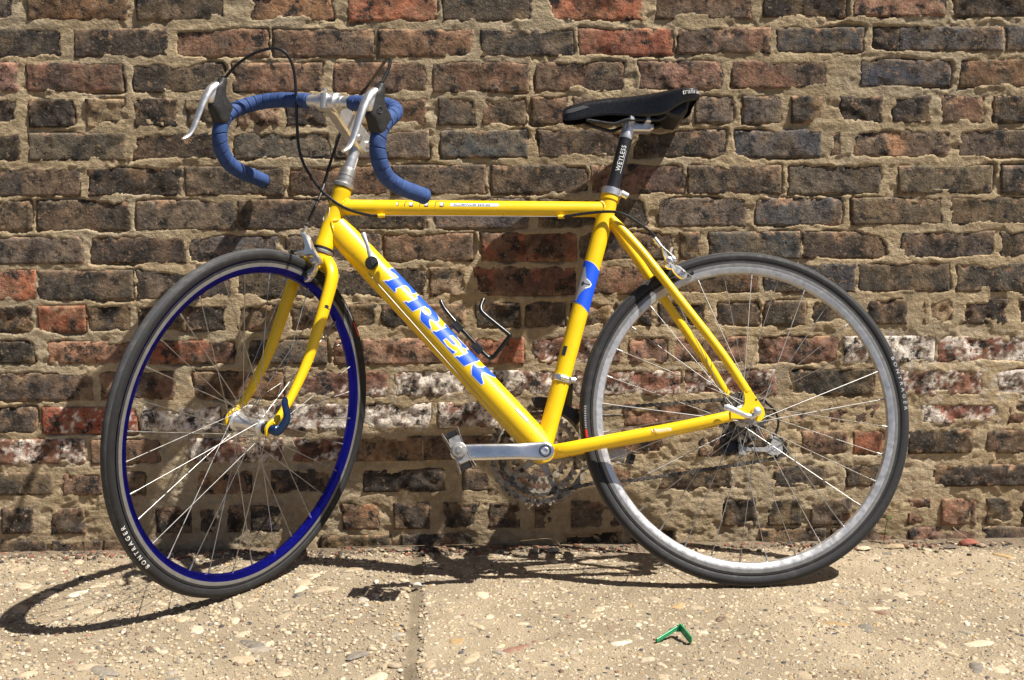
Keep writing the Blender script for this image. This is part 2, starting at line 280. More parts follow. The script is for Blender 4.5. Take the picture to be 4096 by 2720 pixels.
def pmat(name, col, rough=.5, metal=0., var=.12, scale=70, rvar=.1, dirt=None, dirt_at=(.62, .72), dirt_scale=180, coat=0., bmp=0., spec=.5, sc=None):
    """procedural paint, metal, rubber: base colour with fine variation, uneven gloss, optional dirt specks"""
    m, nd, lk, b = nodes(name)
    co = nd.new('ShaderNodeTexCoord').outputs['Object']
    f = noise(nd, lk, co, scale, 4, sc=sc)
    dk = [c * (1 - var) for c in col]; lt = [min(1, c * (1 + var)) for c in col]
    c = mix(nd, lk, ramp(nd, lk, f, .3, .7), dk, lt)
    if dirt:
        d = noise(nd, lk, co, dirt_scale, 5, .65)
        c = mix(nd, lk, ramp(nd, lk, d, *dirt_at), c, dirt)
    lk.new(c, b.inputs['Base Color'])
    mr = nd.new('ShaderNodeMapRange'); lk.new(f, mr.inputs[0]); mr.inputs[1].default_value = .25; mr.inputs[2].default_value = .75
    mr.inputs[3].default_value = max(0.03, rough - rvar); mr.inputs[4].default_value = min(1, rough + rvar); lk.new(mr.outputs[0], b.inputs['Roughness'])
    b.inputs['Metallic'].default_value = metal; b.inputs['Specular IOR Level'].default_value = spec
    b.inputs['Coat Weight'].default_value = coat; b.inputs['Coat Roughness'].default_value = .28
    if bmp: bump(nd, lk, b, noise(nd, lk, co, scale * 4, 3), .5, bmp)
    return m

def wall_mat(name, pits, speck_lo, speck_hi, bump_d):
    m, nd, lk, b = nodes(name)
    co = nd.new('ShaderNodeNewGeometry').outputs['Position']
    at = N(nd, 'ShaderNodeAttribute', attribute_name='tint').outputs['Color']
    n1 = noise(nd, lk, co, 55, 6, .65); n2 = noise(nd, lk, co, 420, 4, .7); n3 = noise(nd, lk, co, 130, 5, .6)
    c = mix(nd, lk, 1.0, at, mix(nd, lk, ramp(nd, lk, n1, .3, .7), speck_lo, speck_hi), 'MULTIPLY')
    c = mix(nd, lk, 1.0, c, mix(nd, lk, ramp(nd, lk, n2, .3, .72), (.74, .72, .70), (1.26, 1.24, 1.2)), 'MULTIPLY')
    h = n3
    if pits:
        c = mix(nd, lk, ramp(nd, lk, noise(nd, lk, co, 24, 8, .72), .520, .600), c, (.034, .031, .029))       # burnt patches
        c = mix(nd, lk, ramp(nd, lk, noise(nd, lk, co, 31, 8, .74, sc=(1, 1, 1.3)), .580, .650), c, (.33, .205, .125))   # spalled, raw clay
        c = mix(nd, lk, ramp(nd, lk, noise(nd, lk, co, 85, 6, .7), .58, .63), c, (.20, .150, .105))
        p = ramp(nd, lk, noise(nd, lk, co, 120, 4, .6), .63, .70)
        c = mix(nd, lk, p, c, (.012, .011, .010))
        p2 = ramp(nd, lk, noise(nd, lk, co, 260, 3, .6), .67, .72)
        c = mix(nd, lk, p2, c, (.36, .27, .18))
        sub = nd.new('ShaderNodeMath'); sub.operation = 'SUBTRACT'; lk.new(n3, sub.inputs[0]); lk.new(p, sub.inputs[1]); h = sub.outputs[0]
    lk.new(c, b.inputs['Base Color']); b.inputs['Roughness'].default_value = .93; b.inputs['Specular IOR Level'].default_value = .15
    q = bump(nd, lk, b, h, .55, bump_d)
    if not pits:
        q = bump(nd, lk, b, noise(nd, lk, co, 90, 4, .6, sc=(.7, 1, 1.3)), .35, bump_d * 1.3, q)
    bump(nd, lk, b, n2, .45, bump_d * .5, q)
    return m

MAT_BRICK = wall_mat('weathered_brick', True, (.60, .58, .56), (1.40, 1.36, 1.30), .0065)
MAT_MORTAR = wall_mat('lime_mortar', False, (.78, .75, .70), (1.14, 1.14, 1.14), .0055)

# ------------------------------------------------------------------ the brick wall
# kind of brick: main colour, second colour, share of second, edge chips, roughness of face (m), white wash
KINDS = {
 'd': ((.066, .058, .053), (.150, .110, .080), .35, .25, .0006, 0),
 'g': ((.142, .116, .094), (.085, .074, .066), .45, .25, .0006, 0),
 'b': ((.066, .070, .083), (.135, .110, .092), .40, .20, .0006, 0),
 'r': ((.330, .125, .075), (.235, .115, .078), .40, .30, .0012, 0),
 'R': ((.300, .090, .052), (.250, .085, .055), .40, .15, .0009, .28),
 'o': ((.270, .150, .085), (.130, .085, .060), .45, .35, .0010, 0),
 'k': ((.042, .038, .036), (.150, .108, .070), .38, .20, .0022, 0),
 'c': ((.120, .088, .062), (.260, .185, .115), .55, .40, .0030, 0),
 'm': ((.190, .112, .078), (.098, .074, .060), .50, .35, .0010, 0),
 'M': ((.105, .062, .048), (.290, .105, .060), .38, .20, .0008, 0),
 'p': ((.330, .185, .132), (.180, .110, .085), .45, .30, .0018, 0),
 'q': ((.165, .125, .095), (.400, .225, .130), .45, .50, .0010, 0),
 'w': ((.240, .110, .080), (.130, .070, .058), .40, .15, .0022, .55),
 'W': ((.110, .078, .066), (.230, .110, .080), .40, .15, .0022, .80),
 'v': ((.260, .120, .088), (.150, .090, .072), .45, .15, .0022, .30),
 't': ((.200, .110, .078), (.100, .078, .062), .50, .20, .0024, 0),
 'n': ((.030, .026, .023), (.060, .045, .035), .40, .00, .0015, 0),  # stands for a hollow at the foot: set back, its shade coloured in
}
CHIP = A(.40, .245, .155); WASH = A(.70, .665, .62)

def brick_geo(x0, x1, z0, z1, kind, sd, step=.0048, big=False):
    main, sec, share, chip, amp, wash = KINDS[kind]
    ex = .0035; x0 -= ex; x1 += ex; z0 -= ex; z1 += ex
    nx = max(6, int((x1 - x0) / step)); nz = max(6, int((z1 - z0) / step))
    u, v = np.meshgrid(np.linspace(0, 1, nx + 1), np.linspace(0, 1, nz + 1))
    X = x0 + u * (x1 - x0); Z = z0 + v * (z1 - z0)
    dx = np.minimum(u, 1 - u) * (x1 - x0); dz = np.minimum(v, 1 - v) * (z1 - z0); de = np.minimum(dx, dz)
    rnd = np.random.default_rng(sd)
    e = np.full(X.shape, rnd.normal(0, .0010) - (.012 if kind == 'n' else 0))
    e += (u - .5) * rnd.normal(0, .0020) + (v - .5) * rnd.normal(0, .0010)
    e += (fbm(X * 45, Z * 45, sd % 97, 5, .6) - .5) * amp * 5.0
    e += .0004; e -= .0012 * (1 - sstep(0, .0045, de))
    # chipped arrises, mostly the upper one
    ch = fbm(X * 42 + 5, Z * 55, sd % 89 + 40, 3)
    top = (1 - v) * (z1 - z0)
    chipm = sstep(.02, -.02, de * 3.0 - (ch - .5) * .11 - (chip - .35) * .07) + sstep(.01, -.02, top * 2.0 - (ch - .46) * .14 - (chip - .35) * .08)
    chipm = np.clip(chipm, 0, 1) * (1 if chip > 0 else 0)
    e -= chipm * .0016 * (0.6 + ch)
    # colour: kiln flashing in upright bands, blotches, chips, wash
    band = vnoise(u * (x1 - x0) * 17 + rnd.uniform(0, 9), v * .6, sd % 71)
    mixf = sstep(.62 - share * .45, .78 - share * .30, .62 * fbm(X * 26, Z * 22, sd % 61, 4) + .38 * band)
    tone = rnd.uniform(.82, 1.2)
    hue = A(1 + rnd.normal(0, .04), 1, 1 + rnd.normal(0, .05))
    c = (A(*main) * (1 - mixf[..., None]) + A(*sec) * mixf[..., None]) * tone * hue
    c = c * (.78 + .44 * fbm(X * 90, Z * 90, sd % 53 + 7, 3))[..., None]
    dark = sstep(.60, .70, fbm(X * 38 + 3, Z * 38, sd % 47 + 19, 3))
    c = c * (1 - .55 * dark[..., None])
    cc = np.clip(chipm * sstep(.35, .6, fbm(X * 140, Z * 140, 11, 2)), 0, 1)[..., None]
    if wash < .01: c = c * (1 - cc * .8) + CHIP * tone * .85 * cc * .8
    if wash:
        w = sstep(.67 - wash * .36, .73 - wash * .28, .55 * fbm(X * 120, Z * 120, sd % 43, 4, .6) + .45 * fbm(X * 22, Z * 26, sd % 31, 3))
        c = c * (1 - w[..., None] * .9) + WASH * w[..., None] * .9
    c = c * 1.14
    film = (.10 + .55 * sstep(.50, .70, fbm(X * 30 + 8, Z * 34, sd % 37 + 3, 5, .62)) + .30 * (1 - sstep(0, .012, de)))[..., None] * (.20 if kind in 'kn' else .42)
    c = c * (1 - film) + A(.33, .255, .165) * film
    V = np.stack([X, -e, Z], -1).reshape(-1, 3); C = c.reshape(-1, 3)
    w1 = nx + 1; idx = np.arange((nx + 1) * (nz + 1)).reshape(nz + 1, nx + 1)
    F = np.stack([idx[:-1, :-1], idx[:-1, 1:], idx[1:, 1:], idx[1:, :-1]], -1).reshape(-1, 4)
    ring = np.concatenate([idx[0, :], idx[1:, -1], idx[-1, -2::-1], idx[-2:0:-1, 0]])
    back = V[ring].copy(); back[:, 1] = .05; n0 = len(V); k = len(ring); j = np.arange(k); j2 = (j + 1) % k
    Fs = np.stack([ring[j2], ring[j], n0 + j, n0 + j2], -1)
    return np.concatenate([V, back]), np.concatenate([F, Fs]), np.concatenate([C, C[ring]])

wall = thing('brick_wall', 'old common brick wall of dark and red bricks with smeared tan mortar joints', 'wall', (0.05, 0, 0))
wall_off = A(0.05, 0, 0)
shown = [(c, x0 / 1e3, x1 / 1e3, z0 / 1e3, z1 / 1e3, t) for c, x0, x1, z0, z1, t in BRICKS]
# the wall goes on beyond the picture
extra = []
rx = np.random.default_rng(21)
cz = {}
for c, x0, x1, z0, z1, t in shown: cz.setdefault(c, []).append((x0, x1, z0, z1))
for c, L in cz.items():
    L.sort(); hdr = c in (3, 9, 15)
    x = L[-1][1] + .02; z0, z1 = L[-1][2:]
    while x < 2.35:
        w = .085 if hdr else .195; w += rx.normal(0, .006); extra.append((c, x, x + w, z0, z1, rx.choice(list('ddgbmk')))); x += w + .018
    x = L[0][0] - .02; z0, z1 = L[0][2:]
    while x > -2.3:
        w = .085 if hdr else .195; w += rx.normal(0, .006); extra.append((c, x - w, x, z0, z1, rx.choice(list('ddgbmk')))); x -= w + .018
for k in range(7):
    z0 = 1.213 + k * .0728; x = -2.3 + (.1 if k % 2 else 0)
    while x < 2.35:
        w = .195 + rx.normal(0, .006); extra.append((20 + k, x, x + w, z0, z0 + .053, rx.choice(list('ddgmor')))); x += w + .018

def finer(lo, hi, a, b, fine, coarse):
    return np.concatenate([np.arange(lo, a, coarse), np.arange(a, b, fine), np.arange(b, hi + coarse, coarse)])
gx = finer(-2.3, 2.35, -1.14, 1.24, .0034, .011); gz = finer(-.06, 1.72, -.03, 1.22, .0034, .011)
GX, GZ = np.meshgrid(gx, gz)
JX = GX + (fbm(GX * 14, GZ * 14, 5, 5, .6) - .5) * .016; JZ = GZ + (fbm(GX * 11 + 40, GZ * 14, 6, 5, .6) - .5) * .014
D = np.full(GX.shape, 1.0); BURY = np.zeros(GX.shape); WSH = np.zeros(GX.shape)
for c, x0, x1, z0, z1, t in shown + extra:
    i0, i1 = np.searchsorted(gx, (x0 - .05, x1 + .05)); k0, k1 = np.searchsorted(gz, (z0 - .05, z1 + .05))
    if i1 <= i0 or k1 <= k0: continue
    sl_ = (slice(k0, k1), slice(i0, i1)); px = JX[sl_]; pz = JZ[sl_]
    qx = np.abs(px - (x0 + x1) / 2) - (x1 - x0) / 2 + .001; qz = np.abs(pz - (z0 + z1) / 2) - (z1 - z0) / 2 + .001
    sdf = np.hypot(np.maximum(qx, 0), np.maximum(qz, 0)) + np.minimum(np.maximum(qx, qz), 0) - .001
    m_ = sdf < D[sl_]
    D[sl_] = np.where(m_, sdf, D[sl_])
    bury = {'t': .020, 'v': .006, 'w': .004, 'W': .003, 'c': .003, 'k': .001, 'p': .003}.get(t, 0)
    if c >= 13 and t != 'n': bury += .0045
    BURY[sl_] = np.where(m_, bury, BURY[sl_]); WSH[sl_] = np.where(m_, KINDS[t][5], WSH[sl_])
t_in = -D
wdt = (fbm(GX * 9, GZ * 12, 30, 3) - .47) * .031 + (fbm(GX * 40, GZ * 55, 31, 5, .65) - .5) * .017 + BURY * (.4 + 2.2 * fbm(GX * 24, GZ * 30, 33, 4, .6) - .35)
base = (fbm(GX * 9, GZ * 9, 12, 3) - .46) * .0046 + (fbm(GX * 34, GZ * 60, 14, 4, .55) - .5) * .0042
base += (fbm(GX * 120, GZ * 150, 15, 3, .6) - .5) * .0014 + (fbm(GX * 18, GZ * 70, 16, 3) - .5) * .0016
base -= .0030 * sstep(.60, .70, fbm(GX * 16, GZ * 22, 18, 5, .6)) + .0022 * sstep(.56, .66, fbm(GX * 30, GZ * 48, 28, 4, .6)) * sstep(.40, .20, GZ)                  # eroded hollows
lip = .0012 * np.exp(-((t_in - wdt) / .004) ** 2) * sstep(.50, .72, fbm(GX * 13, GZ * 13, 35, 3))                               # dragged edge of the pointing
E_ = base + lip - .0003
E_ = E_ * (1 - sstep(-.003, .0035, t_in - wdt)) + (-.010) * sstep(-.003, .0035, t_in - wdt)
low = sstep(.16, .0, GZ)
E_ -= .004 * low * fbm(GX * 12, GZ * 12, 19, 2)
tone = .80 + .38 * fbm(GX * 6, GZ * 8, 22, 3)
mc = A(.400, .318, .205) * tone[..., None]
mc *= (.86 + .28 * fbm(GX * 70, GZ * 70, 23, 3))[..., None]
grey = sstep(.5, .72, fbm(GX * 5 + 4, GZ * 7, 24, 3))[..., None]; mc = mc * (1 - .35 * grey) + A(.36, .325, .255) * .35 * grey
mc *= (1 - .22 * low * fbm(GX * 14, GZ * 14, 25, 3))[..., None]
ws = np.clip(WSH * sstep(.57, .66, fbm(GX * 60, GZ * 60, 26, 4, .6)), 0, 1)[..., None] * .55; mc = mc * (1 - ws) + WASH * .9 * ws
sm = sstep(.66, .74, fbm(GX * 22, GZ * 30, 27, 4, .6))[..., None] * .35; mc = mc * (1 - sm) + A(.17, .13, .095) * sm
W_ = len(gx); H_ = len(gz); idx = np.arange(W_ * H_).reshape(H_, W_)
F = np.stack([idx[:-1, :-1], idx[:-1, 1:], idx[1:, 1:], idx[1:, :-1]], -1).reshape(-1, 4)
# drop what lies well inside a brick: nothing of it shows
deep = (t_in - wdt > .008); dq = deep[:-1, :-1] & deep[:-1, 1:] & deep[1:, 1:] & deep[1:, :-1]
F = F[~dq.ravel()]
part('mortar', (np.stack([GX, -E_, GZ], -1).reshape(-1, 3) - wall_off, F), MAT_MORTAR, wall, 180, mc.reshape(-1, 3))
for n, (c, x0, x1, z0, z1, t) in enumerate(shown):
    V, Fb, C = brick_geo(x0, x1, z0, z1, t, 101 + n * 7)
    cen = A((x0 + x1) / 2, 0, (z0 + z1) / 2)
    o = part('brick', (V - cen, Fb), MAT_BRICK, wall, 180, C); o.location = cen - wall_off
EV = []; EF = []; EC = []; k = 0
for n, (c, x0, x1, z0, z1, t) in enumerate(extra):
    V, Fb, C = brick_geo(x0, x1, z0, z1, t, 5003 + n * 11, .013); EV.append(V - wall_off); EF.append(Fb + k); EC.append(C); k += len(V)
part('brick_field', (np.concatenate(EV), np.concatenate(EF)), MAT_BRICK, wall, 180, np.concatenate(EC), kind='stuff')
# solid core behind the bricks, closing the wall off
core = join(plate([(-2.29, -.05), (2.34, -.05), (2.34, 1.70), (-2.29, 1.70)], lambda p, t: A(p[0], t, p[1]), .022, .30, .002))
part('wall_core', (core[0] - wall_off, core[1]), pmat('core_masonry', (.10, .08, .06), .95), wall)

# ------------------------------------------------------------------ the pavement: exposed aggregate concrete
def ground_mat():
    m, nd, lk, b = nodes('sandy_concrete')
    co = nd.new('ShaderNodeNewGeometry').outputs['Position']
    at = N(nd, 'ShaderNodeAttribute', attribute_name='tint').outputs['Color']
    n1 = noise(nd, lk, co, 14, 5, .6); n2 = noise(nd, lk, co, 330, 5, .75); n3 = noise(nd, lk, co, 900, 2, .6)
    c = mix(nd, lk, 1., at, mix(nd, lk, ramp(nd, lk, n1, .3, .7), (.88, .86, .84), (1.1, 1.1, 1.1)), 'MULTIPLY')
    c = mix(nd, lk, 1., c, mix(nd, lk, ramp(nd, lk, n2, .3, .7), (.60, .58, .55), (1.28, 1.27, 1.25)), 'MULTIPLY')
    c = mix(nd, lk, ramp(nd, lk, n3, .64, .69), c, (.12, .10, .085)); 
    lk.new(c, b.inputs['Base Color']); b.inputs['Roughness'].default_value = .95; b.inputs['Specular IOR Level'].default_value = .15
    q = bump(nd, lk, b, n2, .8, .0042); bump(nd, lk, b, n3, .4, .0015, q); return m
def stone_mat(name, obj_col):
    m, nd, lk, b = nodes(name)
    co = nd.new('ShaderNodeNewGeometry').outputs['Position']
    at = nd.new('ShaderNodeObjectInfo').outputs['Color'] if obj_col else N(nd, 'ShaderNodeAttribute', attribute_name='tint').outputs['Color']
    n1 = noise(nd, lk, co, 110, 5, .65)
    c = mix(nd, lk, 1., at, mix(nd, lk, ramp(nd, lk, n1, .3, .7), (.72, .70, .68), (1.22, 1.22, 1.2)), 'MULTIPLY')
    c = mix(nd, lk, ramp(nd, lk, noise(nd, lk, co, 60, 4, .6), .60, .68), c, (.30, .24, .165))
    lk.new(c, b.inputs['Base Color']); b.inputs['Roughness'].default_value = .72; b.inputs['Specular IOR Level'].default_value = .3
    bump(nd, lk, b, n1, .5, .002); return m
MAT_GROUND = ground_mat(); MAT_LOW_BOUNCE = pmat('bounce_cutting_asphalt', (.055, .053, .050), .9, 0, .35, 60, .05, dirt=(.13, .12, .11), dirt_at=(.55, .65), dirt_scale=220, bmp=.004); MAT_PEB = stone_mat('pebble_stone', True); MAT_GRIT = stone_mat('grit_stone', False)

def joint_x(y): return np.interp(-y, [-.2, .081, .36, .569, .742, 3], [-.157, -.150, -.138, -.132, -.123, -.05])
far = 14 * (np.linspace(0, 1, 26)[1:] ** 2.2)
px_ = np.concatenate([-(1.35 + far)[::-1], np.arange(-1.35, 1.4, .0065), 1.4 + far]); py_ = np.concatenate([[-1.36, -1.355, -1.3, -1.2, -1.1], np.arange(-1.05, .02, .0065), [.05, .12]])
PX, PY = np.meshgrid(px_, py_)
nearm = (np.abs(PX) < 1.42) & (PY > -1.1)
pz = (fbm(PX * 70, PY * 70, 51, 4, .6) - .5) * .0034 + (fbm(PX * 9, PY * 9, 52, 3) - .5) * .006
jd = np.abs(PX - joint_x(PY) + (fbm(PX * 3, PY * 30, 53, 3) - .5) * .02)
grv = sstep(.020, .010, jd) * (.75 + .9 * (fbm(PX * 20, PY * 20, 54, 2) - .3))
pz -= grv * .0045
pz = np.where(nearm, pz, 0) - .002; pz = np.where(PY < -1.358, -.12, pz)
pz += np.where(PX < joint_x(PY), -.0015, 0) * nearm + .004 * sstep(-.05, .0, PY + (fbm(PX * 20, PY * 20, 58, 4) - .5) * .06) * nearm
tone = .86 + .28 * fbm(PX * 7, PY * 9, 55, 4)
pc = A(.400, .330, .232) * tone[..., None]
pc = pc * (1 - .36 * np.clip(grv, 0, 1)[..., None])
stain = sstep(.54, .66, fbm(PX * 2.2, PY * 3.5, 57, 4))[..., None]; pc = pc * (1 - .16 * stain)
soil = sstep(-.10, -.015, PY + (fbm(PX * 9, PY * 9, 56, 3) - .5) * .10)[..., None]; pc = pc * (1 - .7 * soil) + A(.13, .10, .072) * .7 * soil
W_ = len(px_); H_ = len(py_); idx = np.arange(W_ * H_).reshape(H_, W_)
F = np.stack([idx[:-1, :-1], idx[:-1, 1:], idx[1:, 1:], idx[1:, :-1]], -1).reshape(-1, 4)
pav = part('pavement', (np.stack([PX, PY, pz], -1).reshape(-1, 3), F), MAT_GROUND, None, 180, pc.reshape(-1, 3)); pav['kind'] = 'structure'
V = [(-16, -1.35, -.105), (16, -1.35, -.105), (16, -14, -.105), (-16, -14, -.105)]
low_bounce_ground = part('added_dark_ground', (V, [(3, 2, 1, 0)]), MAT_LOW_BOUNCE); low_bounce_ground['kind'] = 'structure'  # dark ground added out of view to cut light bounced onto the wall

PAL = [((.48, .40, .285), 7), ((.42, .34, .235), 9), ((.36, .29, .195), 8), ((.28, .245, .195), 4), ((.17, .15, .125), 2.2), ((.065, .066, .070), 1.3), ((.155, .098, .066), 1.1), ((.215, .120, .085), .8), ((.36, .25, .125), 1.4), ((.52, .47, .38), 1.0)]
PW = np.array([w for _, w in PAL]); PW = PW / PW.sum(); PC = np.array([c for c, _ in PAL]); PWB = PW * np.array([1.3, 1.2, 1, .8, .35, .12, .6, .8, .7, 1.2]); PWB /= PWB.sum()

def pebble_unit(seed, seg, rings, lump=.2):
    r = np.random.default_rng(seed); th = np.linspace(0, 2 * np.pi, seg, endpoint=False)
    rad = 1 + lump * (r.normal(0, .5) * np.cos(2 * th + r.uniform(0, 6)) + r.normal(0, .5) * np.cos(3 * th + r.uniform(0, 6)) + r.normal(0, .35, seg))
    V = []; F = []
    for i in range(rings):
        f = i / rings; s = math.cos(f * math.pi / 2) ** .62; z = math.sin(f * math.pi / 2)
        V.append(np.stack([rad * s * np.cos(th), rad * s * np.sin(th), np.full(seg, z) + r.normal(0, .04, seg) * (i > 0)], 1))
    V.append(A(0, 0, 1).reshape(1, 3)); V = np.concatenate(V)
    for i in range(rings - 1):
        for j in range(seg): F.append((i * seg + j, i * seg + (j + 1) % seg, (i + 1) * seg + (j + 1) % seg, (i + 1) * seg + j))
    for j in range(seg): F.append(((rings - 1) * seg + j, (rings - 1) * seg + (j + 1) % seg, rings * seg))
    return V, F
# the large stones, one by one
big_me = []
for k in range(12):
    V, F = pebble_unit(60 + k, 13, 3, .22); me = mesh_from('pebble', V, F, MAT_PEB, 50); big_me.append(me)
rp = np.random.default_rng(77); spots = []; tries = 0
while len(spots) < 300 and tries < 20000:
    tries += 1
    y = -.05 - .78 * rp.random(); x = rp.uniform(-1.06, 1.12); s = .0070 + .0120 * rp.random() ** 2.6
    if abs(x - joint_x(y)) < s + .010: continue
    if any((x - a) ** 2 + (y - b) ** 2 < (s + c) ** 2 for a, b, c in spots): continue
    spots.append((x, y, s))
for k, (x, y, s) in enumerate(spots):
    o = link(bpy.data.objects.new('pebble', big_me[k % 12])); o.parent = pav
    o.location = (x, y, -.0035 - .001 * rp.random()); o.rotation_euler = (rp.normal(0, .05), rp.normal(0, .05), rp.uniform(0, 6.28))
    o.scale = (s * rp.uniform(1.05, 1.75), s * rp.uniform(.65, 1.0), rp.uniform(.0040, .0052))
    c = PC[rp.choice(len(PC), p=PWB)] * rp.uniform(.85, 1.18); o.color = (*c, 1)
# the countless small ones as one piece of the paving
units = [tuple(np.asarray(q) if i == 0 else q for i, q in enumerate(pebble_unit(200 + k, 7, 2, .2))) for k in range(16)]
NP = 40000
sx = rp.uniform(-1.30, 1.34, NP); sy = .0 - 1.0 * rp.random(NP) ** .93; ss = .0012 + .0042 * rp.random(NP) ** 3.0
keep = (np.abs(sx - joint_x(sy)) > .011) | (rp.random(NP) < .05)
keep &= ~((sx < joint_x(sy)) & (rp.random(NP) < .30))
sx, sy, ss = sx[keep], sy[keep], ss[keep]
ua = rp.uniform(0, 6.28, len(sx)); uk = rp.integers(0, 16, len(sx)); ci = rp.choice(len(PC), len(sx), p=PW)
VV = []; FF = []; CC = []; base_n = 0
tri = [[f for f in u[1] if len(f) == 3] for u in units]; quad = [[f for f in u[1] if len(f) == 4] for u in units]
for k in range(16):
    m_ = np.where(uk == k)[0]; U = units[k][0]; nv = len(U)
    ax = ss[m_] * rp.uniform(.9, 1.5, len(m_)); ay = ss[m_] * rp.uniform(.65, 1, len(m_)); az = ss[m_] * rp.uniform(.10, .38, len(m_)) + .0018
    x = U[None, :, 0] * ax[:, None]; y = U[None, :, 1] * ay[:, None]; z = U[None, :, 2] * az[:, None] - .0030
    ca, sa = np.cos(ua[m_])[:, None], np.sin(ua[m_])[:, None]
    gzv = (fbm(sx[m_] * 9, sy[m_] * 9, 52, 3) - .5) * .006
    P = np.stack([x * ca - y * sa + sx[m_][:, None], x * sa + y * ca + sy[m_][:, None], z + gzv[:, None]], -1).reshape(-1, 3)
    VV.append(P); CC.append(np.repeat(PC[ci[m_]] * rp.uniform(.8, 1.2, (len(m_), 1)), nv, 0))
    T3 = np.array([f if len(f) == 3 else None for f in tri[k]]); Q4 = np.array(quad[k])
    Q = np.concatenate([T3, Q4[:, [0, 1, 2]], Q4[:, [0, 2, 3]]])
    FF.append((Q[None] + (np.arange(len(m_)) * nv)[:, None, None]).reshape(-1, 3) + base_n); base_n += len(P)
part('grit', (np.concatenate(VV), np.concatenate(FF)), MAT_GRIT, pav, 60, np.concatenate(CC), kind='stuff')
# crumbs of mortar, brick and soil gathered along the foot of the wall
NC = 3200
sx = rp.uniform(-1.25, 1.3, NC); sy = -.002 - np.abs(rp.normal(0, .030, NC)); ss = .0010 + .0050 * rp.random(NC) ** 3.5
CP = np.array([(.20, .15, .10), (.13, .10, .075), (.24, .10, .065), (.30, .23, .15), (.07, .06, .05)])
VV = []; FF = []; CC = []; base_n = 0
for k in range(NC):
    U, f = units[rp.integers(0, 16)][0], None
    kk = rp.integers(0, 16); U = units[kk][0]; a = rp.uniform(0, 6.28)
    R_ = np.array([[math.cos(a), -math.sin(a)], [math.sin(a), math.cos(a)]])
    P = U * ss[k] * A(1.3, .9, .9); P[:, :2] = P[:, :2] @ R_.T; P += A(sx[k], sy[k], -.001); VV.append(P)
    FF += [tuple(i + base_n for i in q) for q in units[kk][1]]; base_n += len(P); CC.append(np.repeat([CP[rp.integers(0, 5)] * rp.uniform(.7, 1.2)], len(P), 0))
crumbs = part('soil_crumbs', (np.concatenate(VV), FF), MAT_GRIT, None, 40, np.concatenate(CC), kind='stuff')
tag(crumbs, 'dark soil and mortar crumbs gathered along the foot of the wall', 'debris')

# ------------------------------------------------------------------ materials of the bicycle
YEL = pmat('yellow_paint', (.83, .535, .003), .36, 0, .05, 30, .06, dirt=(.17, .085, .012), dirt_at=(.665, .72), dirt_scale=170, coat=.3)
ALU = pmat('brushed_aluminium', (.74, .73, .715), .40, .86, .06, 90, .08, dirt=(.50, .48, .45), dirt_at=(.6, .75), dirt_scale=60)
CHROME = pmat('polished_alloy', (.78, .77, .75), .34, .9, .05, 120, .07)
CRANKM = pmat('polished_crank', (.70, .70, .70), .27, 1., .05, 30, .05, dirt=(.60, .60, .59), dirt_at=(.5, .8), dirt_scale=90)
DULL = pmat('dull_alloy', (.46, .445, .415), .46, .85, .15, 120, .1, dirt=(.16, .13, .09), dirt_at=(.58, .72), dirt_scale=120)
GRIME = pmat('greasy_steel', (.14, .122, .10), .48, .85, .3, 140, .12, dirt=(.045, .036, .026), dirt_at=(.45, .62), dirt_scale=110)
STEEL = pmat('spoke_steel', (.40, .39, .37), .46, 1., .1, 60, .08)
RUB = pmat('tyre_rubber', (.018, .018, .019), .66, 0, .14, 90, .1, dirt=(.050, .048, .044), dirt_at=(.55, .8), dirt_scale=40, bmp=.0004, spec=.35)
RUBD = pmat('worn_tread_rubber', (.056, .056, .057), .80, 0, .14, 60, .08, dirt=(.11, .105, .095), dirt_at=(.5, .75), dirt_scale=50, spec=.3)
CAGE = pmat('black_wire', (.006, .006, .006), .30, 0, .2, 90, .08, spec=.5)
BLK = pmat('black_plastic', (.018, .018, .019), .38, 0, .2, 90, .12, spec=.45)
HOOD = pmat('hood_rubber', (.019, .018, .018), .60, 0, .2, 160, .1, bmp=.0003, dirt=(.07, .065, .06), dirt_at=(.6, .8), dirt_scale=60)
HOUSE = pmat('cable_housing', (.012, .012, .013), .28, 0, .1, 90, .05)
BLUE_TAPE = pmat('blue_bar_tape', (.037, .075, .205), .72, 0, .16, 120, .08, bmp=.0005, dirt=(.028, .048, .14), dirt_at=(.50, .74), dirt_scale=45, spec=.3)
BLUE_AN = pmat('blue_anodised', (.012, .014, .34), .22, .9, .08, 60, .06)
BLUE_QR = pmat('blue_quick_release', (.030, .060, .150), .30, .8, .1, 60, .08)
BLUE_DECAL = pmat('blue_decal', (.006, .085, .70), .50, 0, .06, 80, .05)
PALE_DECAL = pmat('pale_decal', (.66, .69, .80), .35, 0, .05, 80, .05)
WHITE_DECAL = pmat('white_decal', (.78, .77, .75), .5, 0, .06, 120, .05)
GREY_DECAL = pmat('silver_decal', (.42, .42, .42), .35, .4, .1, 120, .08)
RED_DECAL = pmat('red_decal', (.55, .035, .02), .4, 0, .08, 80, .05)
DARK_DECAL = pmat('dark_decal', (.03, .03, .05), .4, 0, .08, 80, .05)
CARBON = pmat('carbon_weave', (.016, .016, .017), .33, .1, .35, 420, .1, coat=.2)
SADDLE_M = pmat('black_saddle_leather', (.010, .010, .011), .30, 0, .15, 200, .08, bmp=.0003)
SADDLE_G = pmat('grey_saddle_panel', (.075, .075, .075), .4, 0, .12, 200, .08)
TRACK = pmat('rim_brake_track', (.19, .185, .175), .40, .3, .12, 90, .1, sc=(1, 1, 1))
RIM_S = pmat('silver_rim', (.64, .63, .615), .34, .75, .08, 90, .1, dirt=(.40, .35, .27), dirt_at=(.58, .72), dirt_scale=70)

